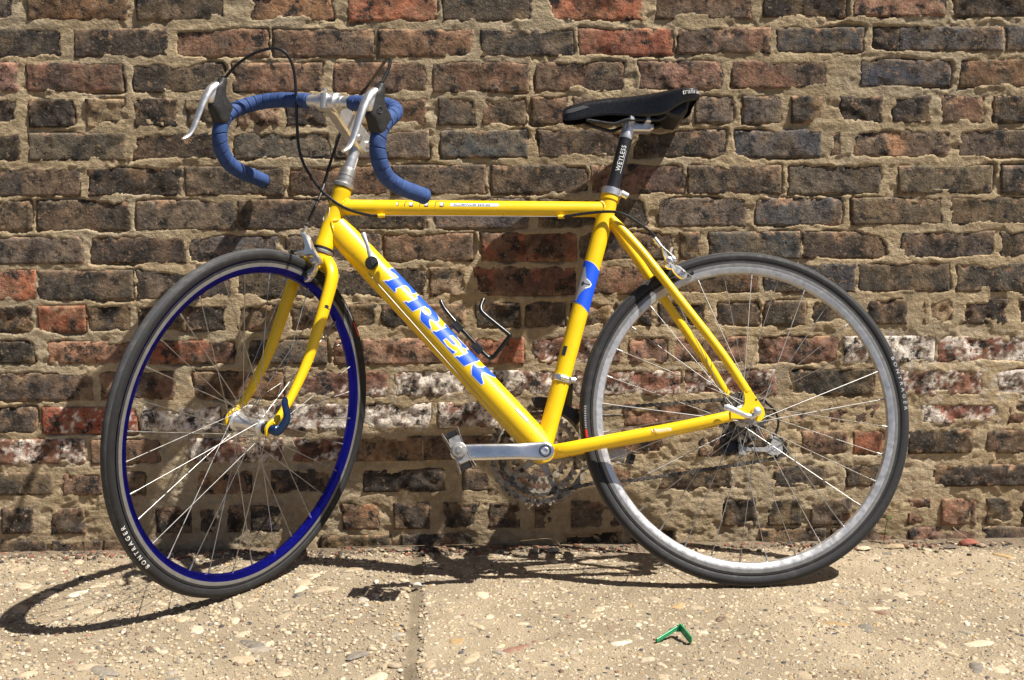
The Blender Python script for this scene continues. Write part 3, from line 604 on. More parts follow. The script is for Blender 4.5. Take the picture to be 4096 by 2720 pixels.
# ------------------------------------------------------------------ the bicycle: x forward, y towards the street, z up, from the rear axle
HBX, HBZ, HTA, STEER_A = STEER
O_b = A(*BIKE[0]); B_b = np.array(BIKE[1])
BASE = A(.495, 0, -.334)                               # the root sits at the ground between the wheels
bike = thing('road_bicycle', 'yellow road racing bicycle with drop handlebars leaning against the brick wall', 'bicycle')
Mb = Matrix(B_b.T.tolist()).to_4x4(); Mb.translation = Vector((O_b + BASE @ B_b).tolist()); bike.matrix_world = Mb

def bp(name, VF, mat, parent=None, smooth=35, **k):
    return part(name, (np.asarray(VF[0], float) - BASE, VF[1]), mat, parent or bike, smooth, **k)

AX = A(-math.cos(HTA), 0, math.sin(HTA)); HB = A(HBX, 0, HBZ); HT = HB + AX * .1255
NF = A(math.sin(HTA), 0, math.cos(HTA)); FA = A(*FAX); BBc = A(*BB)
def st(VF):
    V = np.asarray(VF[0] if isinstance(VF, tuple) else VF, float)
    d = V - HB; t = STEER_A
    W = HB + d * math.cos(t) + np.cross(AX, d) * math.sin(t) + np.outer(d @ AX, AX) * (1 - math.cos(t))
    return (W, VF[1]) if isinstance(VF, tuple) else W
def mirror(VF): V = np.asarray(VF[0], float).copy(); V[:, 1] *= -1; return V, [tuple(reversed(f)) for f in VF[1]]

# lettering
def text2d(body, size, bold=.0, spacing=1.0):
    cu_ = bpy.data.curves.new('t', 'FONT'); cu_.body = body; cu_.size = size; cu_.offset = bold; cu_.space_character = spacing; cu_.resolution_u = 3
    o = link(bpy.data.objects.new('t', cu_)); dg = bpy.context.evaluated_depsgraph_get()
    me = bpy.data.meshes.new_from_object(o.evaluated_get(dg)); bpy.data.objects.remove(o); bpy.data.curves.remove(cu_)
    bm = bmesh.new(); bm.from_mesh(me); bpy.data.meshes.remove(me); return bm
def poly2d(*polys):
    bm = bmesh.new()
    for P in polys:
        f = bm.faces.new([bm.verts.new((p[0], p[1], 0)) for p in P])
    return bm
def wrapped(bm, fn, step_x=None, step_y=None):
    """cut the flat shape into strips, then bend it with fn(a, s) -> 3-d"""
    bmesh.ops.triangulate(bm, faces=bm.faces[:])
    xs = [v.co.x for v in bm.verts]; ys = [v.co.y for v in bm.verts]
    for lo, hi, stp, no in ((min(xs), max(xs), step_x, (1, 0, 0)), (min(ys), max(ys), step_y, (0, 1, 0))):
        if stp:
            k = lo + stp
            while k < hi:
                bmesh.ops.bisect_plane(bm, geom=bm.verts[:] + bm.edges[:] + bm.faces[:], plane_co=(k * no[0], k * no[1], 0), plane_no=no); k += stp
    bm.verts.index_update()
    V = np.array([fn(v.co.x, v.co.y) for v in bm.verts]); F = [tuple(v.index for v in f.verts) for f in bm.faces]; bm.free(); return V, F
def cylmap(P0, d, n, r):
    P0 = np.asarray(P0, float); d = np.asarray(d, float); n = np.asarray(n, float); y = A(0, 1, 0)
    return lambda u, s: P0 + d * u + r * (math.cos(s / r) * y + math.sin(s / r) * n)

# ---- frame
TT0, TT1, TTR = A(.805, 0, .433), A(.2625, 0, .4255), .0158
DT0, DT1, DTR = A(.812, 0, .393), A(.4103, 0, -.0565), .0285
SD = A(*ST_D); STR = .0174; STOP = BBc + SD * .548
frame = bp('frame', join(
    rod(BBc + SD * .01, STOP, STR, 36), lathe([(.0195, 0), (.0195, .016)], STOP - SD * .016, SD, 36),
    lathe([(.0175, -.036), (.0208, -.0345), (.0208, .0345), (.0175, .036)], BBc, (0, 1, 0), 36)), YEL)
bp('stay_bridge', rod(A(.166, -.030, .288), A(.166, .030, .288), .006, 14), YEL, frame)
bp('stay_bridge', rod(A(.335, -.028, -.058), A(.335, .028, -.058), .006, 14), YEL, frame)
bp('head_tube', lathe([(.0168, -.002), (.0190, 0), (.0190, .010), (.0178, .014), (.0178, .1115), (.0190, .1155), (.0190, .1255), (.0168, .1275)], HB, AX, 36), YEL, frame)
bp('top_tube', sweep(spline([TT0, (TT0 + TT1) / 2, TT1], 12), TTR, 36), YEL, frame)
dtp = np.array([DT0 + (DT1 - DT0) * t for t in np.linspace(0, 1, 30)])
bp('down_tube', sweep(dtp, np.stack([np.interp(np.linspace(0, 1, 30), [0, .05, .17, 1], [.0176, .0180, DTR, DTR]), np.interp(np.linspace(0, 1, 30), [0, .15, 1], [.0265, DTR, DTR])], 1), 48), YEL, frame)
ss_path = spline([(.256, .011, .405), (.226, .022, .364), (.196, .031, .323), (.14, .044, .240), (.06, .060, .121), (.0125, .0680, .0400)], 28)
ss = sweep(ss_path, np.stack([np.interp(np.linspace(0, 1, 28), [0, .1, .8, .95, 1], [.007, .0092, .0088, .0075, .0050]), np.interp(np.linspace(0, 1, 28), [0, .1, .8, 1], [.0075, .0094, .0088, .0085])], 1), 20)
cs_path = spline([(.392, .020, -.0645), (.362, .036, -.061), (.27, .047, -.0455), (.155, .056, -.0265), (.045, .0645, -.0055)], 28)
cs = sweep(cs_path, np.stack([np.interp(np.linspace(0, 1, 28), [0, .6, .93, 1], [.010, .0105, .008, .004]), np.interp(np.linspace(0, 1, 28), [0, .3, 1], [.0135, .0132, .0105])], 1), 20)
drop = plate([(.0225, .047), (.0115, .052), (-.004, .027), (-.0165, .007), (-.0185, -.003), (-.016, -.012), (-.010, -.017), (-.003, -.0195), (.001, -.014), (.002, -.006), (.010, -.009), (.024, -.0135), (.050, -.012), (.050, .003), (.032, .007), (.024, .011), (.021, .018), (.0205, .027)], XZ, .0655, .0715, .001)
for sgn in (0, 1):
    f = mirror if sgn else (lambda v: v)
    bp('seat_stay', f(ss), YEL, frame); bp('chain_stay', f(cs), YEL, frame); bp('dropout', f(drop), YEL, frame)
bp('eyelet_hole', lathe([(.0022, 0), (.0022, .0006)], A(-.0025, .0714, .024), (0, 1, 0), 14), BLK, frame)
# weld beads where tubes meet
def weld(P0, d, ra, Q0, e, rb, n=140, r=.0025, waves=64):
    d = d / np.linalg.norm(d); e = e / np.linalg.norm(e); n1 = np.cross(d, A(0, 1, 0)); n1 /= np.linalg.norm(n1); n2 = np.cross(d, n1)
    pts = []
    for th in np.linspace(0, 2 * np.pi, n, endpoint=False):
        o = P0 + ra * (math.cos(th) * n1 + math.sin(th) * n2); w = o - Q0
        a = d - (d @ e) * e; b = w - (w @ e) * e; Aq = a @ a; Bq = 2 * a @ b; Cq = b @ b - rb * rb; disc = Bq * Bq - 4 * Aq * Cq
        if disc < 0: continue
        pts.append(o + d * ((-Bq - math.sqrt(disc)) / (2 * Aq)))
    P = np.array(pts + pts[:2]); k = len(P)
    rr = r * (.85 + .28 * np.abs(np.sin(np.linspace(0, waves * math.pi, k))))
    return sweep(P, rr, 8, (0, 1, 0), cap=False)
bp('weld_bead', weld(TT1, TT0 - TT1, TTR, HB, AX, .0178), YEL, frame)
bp('weld_bead', weld(DT1, DT0 - DT1, DTR * .62, HB, AX, .0178), YEL, frame)
bp('weld_bead', weld(TT0, TT1 - TT0, TTR, BBc, SD, STR), YEL, frame)
# cable stops and pump peg
for k, (x, z) in enumerate(STOPS):
    bp('cable_stop', join(rod(A(x - .007, .014, z), A(x + .007, .014, z), .0040, 14), rod(A(x, .010, z + .003), A(x, .004, z + .008), .0035, 10)), YEL, frame)
bp('bare_cable', rod(A(STOPS[0][0], .015, STOPS[0][1]), A(STOPS[1][0], .015, STOPS[1][1]), .0009, 8), STEEL, frame)
dd_ = (DT1 - DT0) / np.linalg.norm(DT1 - DT0); dn_ = A(*DT_N)
dpt = lambda u, a, r=DTR: DT0 + dd_ * u + r * (math.cos(a) * A(0, 1, 0) + math.sin(a) * dn_)
bp('bare_cable', sweep([dpt(.120, -.62, .0300), dpt(.585, -1.05, .0315)], .0007, 8), STEEL, frame)
# lettering on the frame
trek = [[(u, a * DTR) for u, a in P] for P in TREK]
for P in trek:
    bp('letter_outline', wrapped(poly2d(offset_poly(P, .0016)), cylmap(DT0, dd_, dn_, DTR + .00035), None, .0022), PALE_DECAL, frame, 180)
    bp('letter', wrapped(poly2d(offset_poly(P, -.0004)), cylmap(DT0, dd_, dn_, DTR + .0007), None, .0022), BLUE_DECAL, frame, 180)
td_ = (TT1 - TT0) / np.linalg.norm(TT1 - TT0); tn_ = A(-td_[2], 0, td_[0]); tn_ = tn_ if tn_[2] > 0 else -tn_
tmap = cylmap(TT0, td_, tn_, TTR + .0003); tmap2 = cylmap(TT0, td_, tn_, TTR + .0006)
def zero(x):     # one outlined figure of the model number
    r_ = .0158
    return [[(x, -.0010), (x + .0012, .008), (x + .003, .0118), (x + .0062, .0128), (x + .0255, .0124), (x + .0255, .0118), (x + .0070, .0118), (x + .0045, .0106), (x + .0026, .0075), (x + .0012, -.0012)],
            [(x + .0100, .0012), (x + .0108, .0078), (x + .0172, .0080), (x + .0160, .0004)]], [(x + .0098, -.0012), (x + .0098, .0010), (x + .0162, .0002), (x + .0176, .0078), (x + .0188, .0078), (x + .0174, -.0014)]
figs_d = [[(.1172, .0108), (.1304, .0124), (.1304, .0116), (.1174, .0098)], [(.1180, -.001), (.1190, .0072), (.1205, .0072), (.1190, -.001)]]; figs_l = [[(.1150, .0022), (.1160, .0062), (.1186, .0072), (.1178, .0004)]]
for x in (.1310, .1612, .1919):
    (a_, b_), c_ = zero(x); figs_d += [a_, c_]; figs_l.append(b_)
for P in figs_d: bp('figure_shadow', wrapped(poly2d(P), tmap, None, .002), DARK_DECAL, frame, 180)
for P in figs_l: bp('figure', wrapped(poly2d(P), tmap2, None, .002), PALE_DECAL, frame, 180)
bp('series_label', wrapped(poly2d([(.2225, -.0001), (.3185, -.0001), (.3205, .0018), (.3205, .0050), (.3185, .0066), (.2235, .0064)]), tmap, None, .002), PALE_DECAL, frame, 180)
bm = text2d('ALUMINUM SERIES', .0062, .0001, 1.12)
bp('series_label', wrapped(bm, lambda a, s: tmap2(.2285 + a * 1.32 + s * .3, .0012 + s * .85), None, .002), DARK_DECAL, frame, 180)
# seat tube band with its winged head
smap = cylmap(BBc, SD, A(*ST_N), STR + .0003); smap2 = cylmap(BBc, SD, A(*ST_N), STR + .0006); smap3 = cylmap(BBc, SD, A(*ST_N), STR + .0009)
def band_u(P, a): P = sorted(P, key=lambda t: t[1]); return np.interp(a, [p[1] for p in P], [p[0] for p in P])
ang = np.linspace(-2.6, 2.6, 60)
band = lambda g: [(band_u(BAND_TOP, a) + g, a * STR) for a in ang] + [(band_u(BAND_BOT, a) - g, a * STR) for a in ang[::-1]]
bp('tube_band', wrapped(poly2d(band(.0011)), smap, None, .0022), PALE_DECAL, frame, 180)
bp('tube_band', wrapped(poly2d(band(0)), smap2, None, .0022), BLUE_DECAL, frame, 180)
emb = [(u, a * STR) for u, a in EMBLEM] + [(EMBLEM[-1][0], 2.2 * STR), (EMBLEM[0][0], 2.2 * STR)]
bp('emblem', wrapped(poly2d(emb), smap3, None, .0022), GREY_DECAL, frame, 180)
smap4 = cylmap(BBc, SD, A(*ST_N), STR + .0012)
eslot = [(u, a * STR) for u, a in EMBSLOT]; cx_, cy_ = .3465, .0105
rim_e = [EMBLEM[i] for i in (2, 3, 4, 5, 6)]; rim_o = [(u, a * STR) for u, a in rim_e]; rim_i = [(u + (.3475 - u) * .22, s + (.0060 - s) * .16) for u, s in rim_o]
bp('emblem', wrapped(poly2d(rim_o + rim_i[::-1]), smap4, None, .0022), WHITE_DECAL, frame, 180)
bp('emblem', wrapped(poly2d(eslot, [(cx_ + .0045 * math.cos(t), cy_ + .003 * math.sin(t)) for t in np.linspace(0, 6.28, 14)[:-1]]), smap4, None, .0022), DARK_DECAL, frame, 180)
bp('tube_label', wrapped(poly2d([(.196, .007), (.215, .007), (.215, .016), (.196, .016)]), smap2, None, .0022), DARK_DECAL, frame, 180)
# small warning label at the foot of the down tube, and the chain stay transfer
wl_ = [(.512, .004), (.546, .004), (.546, .0115), (.512, .0115)]; lm = cylmap(DT0, dd_, dn_, DTR + .0004)
bp('tube_label', wrapped(poly2d([(u, s + .006) for u, s in wl_]), lm, None, .0022), RED_DECAL, frame, 180)
bp('tube_label', wrapped(poly2d([(.5135, .0111), (.5445, .0111), (.5445, .0164), (.5135, .0164)]), cylmap(DT0, dd_, dn_, DTR + .0008), None, .0022), PALE_DECAL, frame, 180)
cdir = A(VIT[1][0] - VIT[0][0], .0092, VIT[1][1] - VIT[0][1]); cdir /= np.linalg.norm(cdir); cup = A(cdir[2], 0, -cdir[0]); cup = cup if cup[2] > 0 else -cup
def vit_map(r):
    o = np.array([np.interp(.2038, cs_path[::-1, 0], cs_path[::-1, k]) for k in range(3)]); 
    return lambda a, s: o + cdir * a + r * (math.cos(s / r) * A(0, 1, 0) + math.sin(s / r) * cup)
bp('stay_lettering', wrapped(text2d('Vittoria', .0125, .00025), lambda a, s: vit_map(.0116)(a, s - .0015), None, .002), WHITE_DECAL, frame, 180)
bp('stay_lettering', wrapped(poly2d([(.0030, -.003), (.0046, -.003), (.0070, .0095), (.0090, .0102), (.0062, .0100)]), vit_map(.0119), None, .002), RED_DECAL, frame, 180)
# head badge
bp('head_badge', sweep(np.array([HB + AX * (.066 + .016 * math.cos(t)) + .0183 * (math.cos(.62 + .42 * math.sin(t)) * NF + math.sin(.62 + .42 * math.sin(t)) * A(0, 1, 0)) for t in np.linspace(0, 2 * np.pi, 30)]), .0010, 8), CHROME, frame)

# ---- headset, fork
bp('headset', join(lathe([(.0190, -.0135), (.0215, -.0128), (.0222, -.0105), (.0222, -.0075), (.0205, -.0060)], HB, AX, 40)), DULL)
bp('headset_seal', lathe([(.0208, -.0058), (.0214, -.0050), (.0214, -.0012), (.0200, -.0005)], HB, AX, 40), BLK)
bp('headset_cup', lathe([(.0195, .1278), (.0218, .1290), (.0226, .1320), (.0226, .1350), (.0190, .1375), (.0172, .1380), (.0172, .1430), (.0176, .1432), (.0176, .1475), (.0168, .1478), (.0168, .1530), (.0174, .1532), (.0174, .1560), (.0160, .1568), (.0160, .1660), (.0150, .1700), (.0122, .1715)], HB, AX, 40), DULL)
fork = bp('fork', st(join(lathe([(.0195, -.044), (.0198, -.030), (.0196, -.0145)], HB, AX, 36), sweep(spline([(.8475, -.036, .309), (.8435, -.020, .320), (.842, 0, .324), (.8435, .020, .320), (.8475, .036, .309)], 20), .0135, 20, (1, 0, 0)))), YEL)
bl = spline([(.842, .019, .326), (.8475, .036, .312), (.8545, .0465, .290), (.870, .0495, .238), (.885, .0505, .190), (.902, .0515, .138), (.925, .052, .090), (.952, .0525, .046), (.9815, .053, .013)], 40)
tt_ = np.linspace(0, 1, 40)
blade = sweep(bl, np.stack([np.interp(tt_, [0, .12, .4, .75, 1], [.012, .0118, .0108, .0085, .0065]), np.interp(tt_, [0, .12, .4, .75, 1], [.0125, .0150, .0138, .0098, .0070])], 1), 22)
fdrop = plate([(.974, .022), (.984, .025), (.996, .017), (1.002, .006), (1.001, -.006), (.996, -.0095), (.9925, -.0075), (.9930, .001), (.9895, .008), (.9850, .004), (.9835, -.006), (.979, -.005), (.976, .008)], XZ, .0500, .0555, .0008)
for sgn in (0, 1):
    f = mirror if sgn else (lambda v: v)
    b_ = bp('fork_blade', st(f(blade)), YEL, fork); bp('fork_dropout', st(f(fdrop)), YEL, fork)
bp('fork_label', st((lambda V: (V[0], V[1]))(wrapped(poly2d([(math.cos(t) * .0085, math.sin(t) * .0042) for t in np.linspace(0, 6.28, 20)[:-1]]), lambda a, s: A(.8725 + s * .3, .0495 + .0118, .238 + s) + A(a * .95, -.0008 - a * a * 22, a * .28)))), DARK_DECAL, fork, 180)

# ---- stem and handlebar
QT = HB + AX * .232
stem = bp('stem', st(join(rod(HB + AX * .165, HB + AX * .205, .0110, 20), rod(HB + AX * .205, HB + AX * .240, .0110, 8, .0135),
     plate([(.733, .567), (.739, .552), (.758, .546), (.776, .555), (.852, .6100), (.870, .617), (.868, .648), (.848, .648), (.830, .640), (.752, .591), (.738, .583)], XZ, -.0145, .0145, .004),
     lathe([(.0160, -.023), (.0185, -.0210), (.0185, .0210), (.0160, .023)], A(.861, 0, .6335), (0, 1, 0), 32),
     rod(A(.877, 0, .620), A(.880, 0, .648), .0070, 14))), ALU)
for q_ in (A(.751, .0145, .568), A(.779, .0145, .577)): bp('stem_bolt', st(lathe([(.0062, 0), (.0062, .003), (.003, .0032)], q_, (0, 1, 0), 18)), CHROME, stem)
bp('stem_bolt', st(lathe([(.005, 0), (.005, .006)], A(.880, 0, .652), (.1, 0, 1), 14)), CHROME, stem)
bp('stem_label', st(wrapped(poly2d([(0, 0), (.026, 0), (.026, .010), (0, .010)]), lambda a, s: HB + AX * (.170 + a) + .0114 * (math.cos(s / .0114 + .1) * A(0, 1, 0) - math.sin(s / .0114 + .1) * NF), None, .002)), WHITE_DECAL, stem, 180)
half = [(.861, 0, .6335), (.861, .05, .634), (.862, .095, .634), (.865, .140, .632), (.876, .172, .625), (.898, .192, .613), (.924, .199, .598), (.942, .201, .579), (.9475, .202, .553), (.939, .203, .523), (.915, .204, .497), (.879, .206, .4835), (.840, .206, .478), (.801, .207, .473)]
half_far = half[:-2] + [(.838, .212, .4775), (.797, .221, .472)]      # the far drop is bent out to the wall
hp = spline(half, 460)
L_ = np.concatenate([[0], np.cumsum(np.linalg.norm(np.diff(hp, axis=0), axis=1))])
hf = spline(half_far, 460)
full = np.vstack([hf[::-1] * A(1, -1, 1), hp[1:]])
hb_ = bp('handlebar', st(join(sweep(full[::8], .0119, 16, (1, 0, 0)), rod(A(.861, -.034, .6338), A(.861, .034, .6338), .0131, 24))), ALU)
tape_p = hp[L_ > .052]
wrapm = lambda u, th: 1 + .040 * (((u / .0185 + th / (2 * np.pi)) % 1.0) - .5) - .10 * np.exp(-((((u / .0185 + th / (2 * np.pi)) % 1.0) / .07) ** 2))
mk_tape = lambda P: sweep(P[L_ > .052], np.interp(np.linspace(0, 1, len(tape_p)), [0, .01, 1], [.0130, .0150, .0154]), 26, (1, 0, 0), True, wrapm)
plug = lambda e, d: lathe([(.0158, 0), (.0160, .0022), (.0135, .0048), (.004, .0055)], e, d, 22)
for sgn in (0, 1):
    f = mirror if sgn else (lambda v: v)
    hh_ = hf if sgn else hp; t_ = bp('bar_tape', st(f(mk_tape(hh_))), BLUE_TAPE, hb_, 45)
    bp('bar_plug', st(f(plug(hh_[-1], hh_[-1] - hh_[-4]))), BLUE_TAPE if not sgn else BLK, hb_)
# brake levers: rubber hood, alloy blade
hz = [(.6585, .9545, .0050, .0060), (.6570, .9545, .0072, .0080), (.648, .9575, .0098, .0096), (.640, .9625, .0150, .0112), (.632, .9625, .0150, .0120), (.622, .9610, .0175, .0130), (.608, .9535, .0275, .0142), (.597, .9500, .0310, .0148), (.586, .9480, .0245, .0152), (.576, .9490, .0165, .0155), (.570, .9490, .0120, .0140)]
hp_ = spline([(a, 0, 0) for a, *_ in hz], 44)[:, 0]; hq = spline([(b, c, d) for _, b, c, d in hz], 44)
seg = 22; th = np.linspace(0, 2 * np.pi, seg, endpoint=False)
sup = lambda c, e=.72: np.sign(c) * np.abs(c) ** e
HV = np.array([[q[0] + q[1] * sup(math.cos(t)), .2005 + q[2] * sup(math.sin(t)), z] for z, q in zip(hp_, hq) for t in th])
HF = [(i * seg + j, (i + 1) * seg + j, (i + 1) * seg + (j + 1) % seg, i * seg + (j + 1) % seg) for i in range(43) for j in range(seg)] + [tuple(range(seg)), tuple(range(44 * seg - 1, 43 * seg - 1, -1))]
lv = spline([(.968, .2005, .6415), (.982, .2005, .631), (.9935, .2005, .613), (1.003, .201, .590), (1.0115, .2015, .563), (1.019, .202, .544), (1.0275, .2025, .533), (1.039, .203, .5265)], 34)
tl = np.linspace(0, 1, 34)
lever = sweep(lv, np.stack([np.interp(tl, [0, .2, .5, .85, 1], [.0090, .0095, .0075, .0060, .0040]), np.interp(tl, [0, .2, .5, .9, 1], [.0085, .0080, .0046, .0036, .0022])], 1), 18)
brk = plate([(.958, .6345), (.976, .641), (.990, .628), (.994, .612), (.984, .604), (.972, .606)], XZ, .1925, .2085, .002)
for sgn in (0, 1):
    f = mirror if sgn else (lambda v: v)
    h_ = bp('brake_lever', st(f((HV, HF))), HOOD, None, 50)
    bp('lever_blade', st(f(join(lever, brk))), ALU, h_, 50)
    bp('hood_badge', st(f(sweep(np.array([(.9655 + .0062 * math.cos(t), .2153, .611 + .0062 * math.sin(t)) for t in np.linspace(0, 6.3, 20)]), .0006, 6))), SADDLE_G, h_)
    bp('lever_ferrule', st(f(lathe([(.0040, 0), (.0040, .004)], A(.9545, .2005, .6575), (0, 0, 1), 14))), BLK, h_)

# ---- cables
def cable(name, pts, r=.0030, n=90, mat=HOUSE): return bp(name, sweep(spline(pts, n), r, 10, (.2, .9, .3)), mat)
cable('brake_cable', CAB_FRONT); cable('brake_cable', CAB_REAR); cable('brake_cable', CAB_REAR2)

# ---- brakes
fcal = bp('brake_caliper', st(join(plate(FCAL, YZ, .880, .892, .0022), plate([(-.030, .3405), (-.010, .3440), (.010, .342), (.004, .331), (-.018, .330), (-.0270, .318), (-.0240, .300), (-.0150, .287), (-.0240, .283), (-.0320, .296), (-.0370, .318)], YZ, .866, .878, .002), rod(A(.838, 0, .327), A(.880, 0, .333), .0045, 12))), CHROME)
(bz1, bz2, bz3, bz4, bz5) = FCAL_BOLT
for (y, z), r_, d_ in ((bz1, .0062, .006), (bz2, .0060, .0075)):
    bp('caliper_bolt', st(lathe([(r_, -.002), (r_, d_), (r_ * .55, d_ + .001), (r_ * .5, d_ - .002)], A(.891, y, z), (1, 0, 0), 16)), CHROME, fcal)
bp('cable_adjuster', st(rod(A(.885, bz4[0] + .001, bz4[1] + .001), A(.885, bz3[0], bz3[1]), .0048, 12)), CHROME, fcal)
bp('inner_cable', st(rod(A(.885, bz4[0], bz4[1]), A(.885, bz5[0], bz5[1] - .004), .0009, 6)), STEEL, fcal)
bp('anchor_bolt', st(rod(A(.880, bz5[0] - .002, bz5[1] - .006), A(.893, bz5[0] - .002, bz5[1] - .006), .0045, 10)), BLK, fcal)
radial = lambda c, r, a, y: A(c[0] + r * math.cos(a), y, c[2] + r * math.sin(a))
pa_f = math.atan2(.287 - FA[2], .879 - FA[0])
def pad(c, a0, a1, y): return sweep([radial(c, .3055, a, y) for a in np.linspace(a0, a1, 8)], np.array([.0035, .0055]), 10, (0, 1, 0))
for s_ in (1, -1): bp('brake_pad', st(pad(FA, pa_f - .08, pa_f + .08, s_ * .0138)), BLK, fcal)
pts = RCAL_PT
rcal = bp('brake_caliper', join(plate(RCAL_ARM, XZ, .024, .033, .0018), plate(RCAL_SHOE, XZ, .026, .036, .0022), plate(RCAL_FAR, XZ, -.006, .001, .0012), plate([(.150, .318), (.140, .312), (.138, .300), (.150, .296), (.162, .303)], XZ, -.026, .024, .003)), CHROME)
bp('cable_adjuster', join(rod(A(pts[0][0], .0285, pts[0][1]), A(pts[1][0], .0285, pts[1][1]), .0046, 12), rod(A(pts[0][0] - .004, .0285, pts[0][1] - .006), A(pts[0][0] - .007, .0285, pts[0][1] - .011), .0056, 12)), CHROME, rcal)
for p_, r_, y_ in ((pts[2], .0060, .033), (pts[3], .0066, .036), (pts[4], .0060, .004)):
    bp('caliper_bolt', lathe([(r_, -.003), (r_, .005), (r_ * .55, .006), (r_ * .5, .003)], A(p_[0], y_, p_[1]), (0, 1, 0), 16), CHROME, rcal)
bp('inner_cable', sweep(spline([A(pts[1][0], .034, pts[1][1]), A(pts[4][0] + .006, .034, pts[4][1]), A(pts[5][0] + .002, .040, pts[5][1]), A(pts[6][0], .044, pts[6][1])], 20), .0010, 6), STEEL, rcal)
pa_r = math.atan2(.289, .124)
for s_ in (1, -1): bp('brake_pad', pad(A(0, 0, 0), pa_r - .09, pa_r + .09, s_ * .0140), BLK, rcal)

# ---- wheels
RM, RT = .3222, .0118
def wheel(c, front, tr, valve_a, txt, lbl, roll):
    W = (lambda v: st(v)) if front else (lambda v: v)
    ax = (0, 1, 0); c = np.asarray(c, float); SEG = 180
    rimm = [BLUE_AN, TRACK, RUB] if front else [RIM_S, TRACK, RUB]
    prof = [(.3130, -.0078), (.3130, -.0096), (.3085, -.0099), (.3015, -.0098), (.2975, -.0090), (.2900, -.0062), (.2875, 0), (.2900, .0062), (.2975, .0090), (.3015, .0098), (.3085, .0099), (.3130, .0096), (.3130, .0078), (.3060, 0)]
    V, F = lathe(prof, c, ax, SEG, True)
    rim = bp('wheel', W((V, F)), rimm, None, 40); rim['label'] = ('front wheel with blue rim turned towards the street' if front else 'rear wheel with silver rim')
    mi = np.zeros(len(F), np.int32); k = np.arange(len(F)) // SEG; mi[(k == 2) | (k == 9)] = 1; mi[(k == 1) | (k == 10)] = 2
    rim.data.polygons.foreach_set('material_index', mi)
    ph = np.linspace(0, 2 * np.pi, 36, endpoint=False)
    tp = []
    for p in ph:
        r_ = RT * (1 + .02 * math.cos(p)) - .00045 * math.exp(-((abs(p - math.pi) if False else min(abs(p - .88), abs(p - (2 * math.pi - .88)))) / .05) ** 2) - .0005 * math.exp(-(min(abs(p - 1.75), abs(p - (2 * math.pi - 1.75))) / .06) ** 2)
        tp.append((RM + r_ * math.cos(p), r_ * math.sin(p)))
    V, F = lathe(tp, c, ax, SEG, True)
    tyre = bp('tyre', W((V, F)), [RUB, RUBD], rim, 60)
    k = np.arange(len(F)) // SEG; pm = (k + .5) * 2 * math.pi / 36; pm = np.minimum(pm, 2 * math.pi - pm)
    tyre.data.polygons.foreach_set('material_index', (pm < .74).astype(np.int32))
    # hub
    fl = .0345 if front else .0335; fr = .0195 if front else .0215; far_ = -fl if front else -.0185
    if front: hub = lathe([(.0075, -.049), (.0075, -.042), (.0125, -.0415), (.0135, -.0365), (fr, -.0360), (fr, -.0325), (.0155, -.0300), (.0122, -.015), (.0118, 0), (.0122, .015), (.0155, .0300), (fr, .0325), (fr, .0360), (.0150, .0365), (.0145, .0410), (.0095, .0418), (.0085, .049)], c, ax, 40)
    else: hub = lathe([(.0085, -.064), (.0085, -.024), (fr + .001, -.0205), (fr + .001, -.0170), (.0150, -.0140), (.0135, .010), (.0150, .0290), (fr, .0318), (fr, .0352), (.0140, .0362), (.0130, .046), (.0090, .0470), (.0085, .0645)], c, ax, 40)
    bp('hub', W(hub), ALU if front else DULL, rim)
    bp('hub_seal', W(lathe([(.0118, .0375), (.0128, .0400), (.0128, .0455), (.0100, .0465)], c, ax, 28)), BLK, rim)
    # spokes, three cross, thirty-two
    n = 32; cross = 3
    for i in range(n):
        side = 1 if i % 2 == 0 else -1; yh = fl if side > 0 else far_
        a = roll + 2 * math.pi * i / n; pair = (i // 2) % 2
        k_ = i // 2
        ah = a + (1 if pair else -1) * (2 * math.pi / 16 * cross - math.pi / 16 * .5)
        p0 = c + A((fr - .003) * math.cos(ah), yh + (.0012 if pair else -.0012), (fr - .003) * math.sin(ah))
        p1 = c + A(.2905 * math.cos(a), side * .0028, .2905 * math.sin(a)); d = (p1 - p0) / np.linalg.norm(p1 - p0)
        pn = p1 - d * .0135
        bp('spoke', W(join(rod(p0, pn, .00086, 6), rod(pn, p1, .0019, 7))), STEEL, rim, 60)
        if i % 2 == 0 or front: pass
    # valve
    va = math.radians(valve_a); vd = A(math.cos(va), 0, math.sin(va))
    bp('valve', W(join(rod(c + vd * .290, c + vd * .264, .0030, 12), rod(c + vd * .264, c + vd * .248, .0022, 10))), DULL if front else GRIME, rim)
    # lettering on the sidewall
    def side(a_deg0, r0):
        def fn(a, s):
            an = math.radians(a_deg0) + a / RM; p_ = r0 - s / RT          # s outward
            rr = RM + (RT + .0004) * math.cos(p_); return c + A(rr * math.cos(an), (RT + .0004) * math.sin(p_), rr * math.sin(an))
        return fn
    a0, a1 = txt
    bm = text2d('BONTRAGER', .0108, .0002, 1.75 if front else 1.75); w_ = max(v.co.x for v in bm.verts); kx = math.radians(a1 - a0) * RM / w_
    f0 = side(a0, 1.62)
    bp('tyre_lettering', W(wrapped(bm, lambda a, s: f0(a * kx, s), .004, .0015)), WHITE_DECAL if front else GREY_DECAL, rim, 180)
    (l0, l1, l2) = lbl
    rect = lambda u0, u1, s0, s1: [(u0, s0), (u1, s0), (u1, s1), (u0, s1)]
    g = lambda x: math.radians(x - l0) * RM
    f1 = side(l0, 1.62)
    sgn_ = 1 if l2 > l0 else -1
    lo, hi = sorted((g(l1) - sgn_ * .001, g(l2)))
    bp('tyre_label', W(wrapped(poly2d(rect(lo, hi, 0, .0046)), f1, .004, .0015)), RED_DECAL, rim, 180)
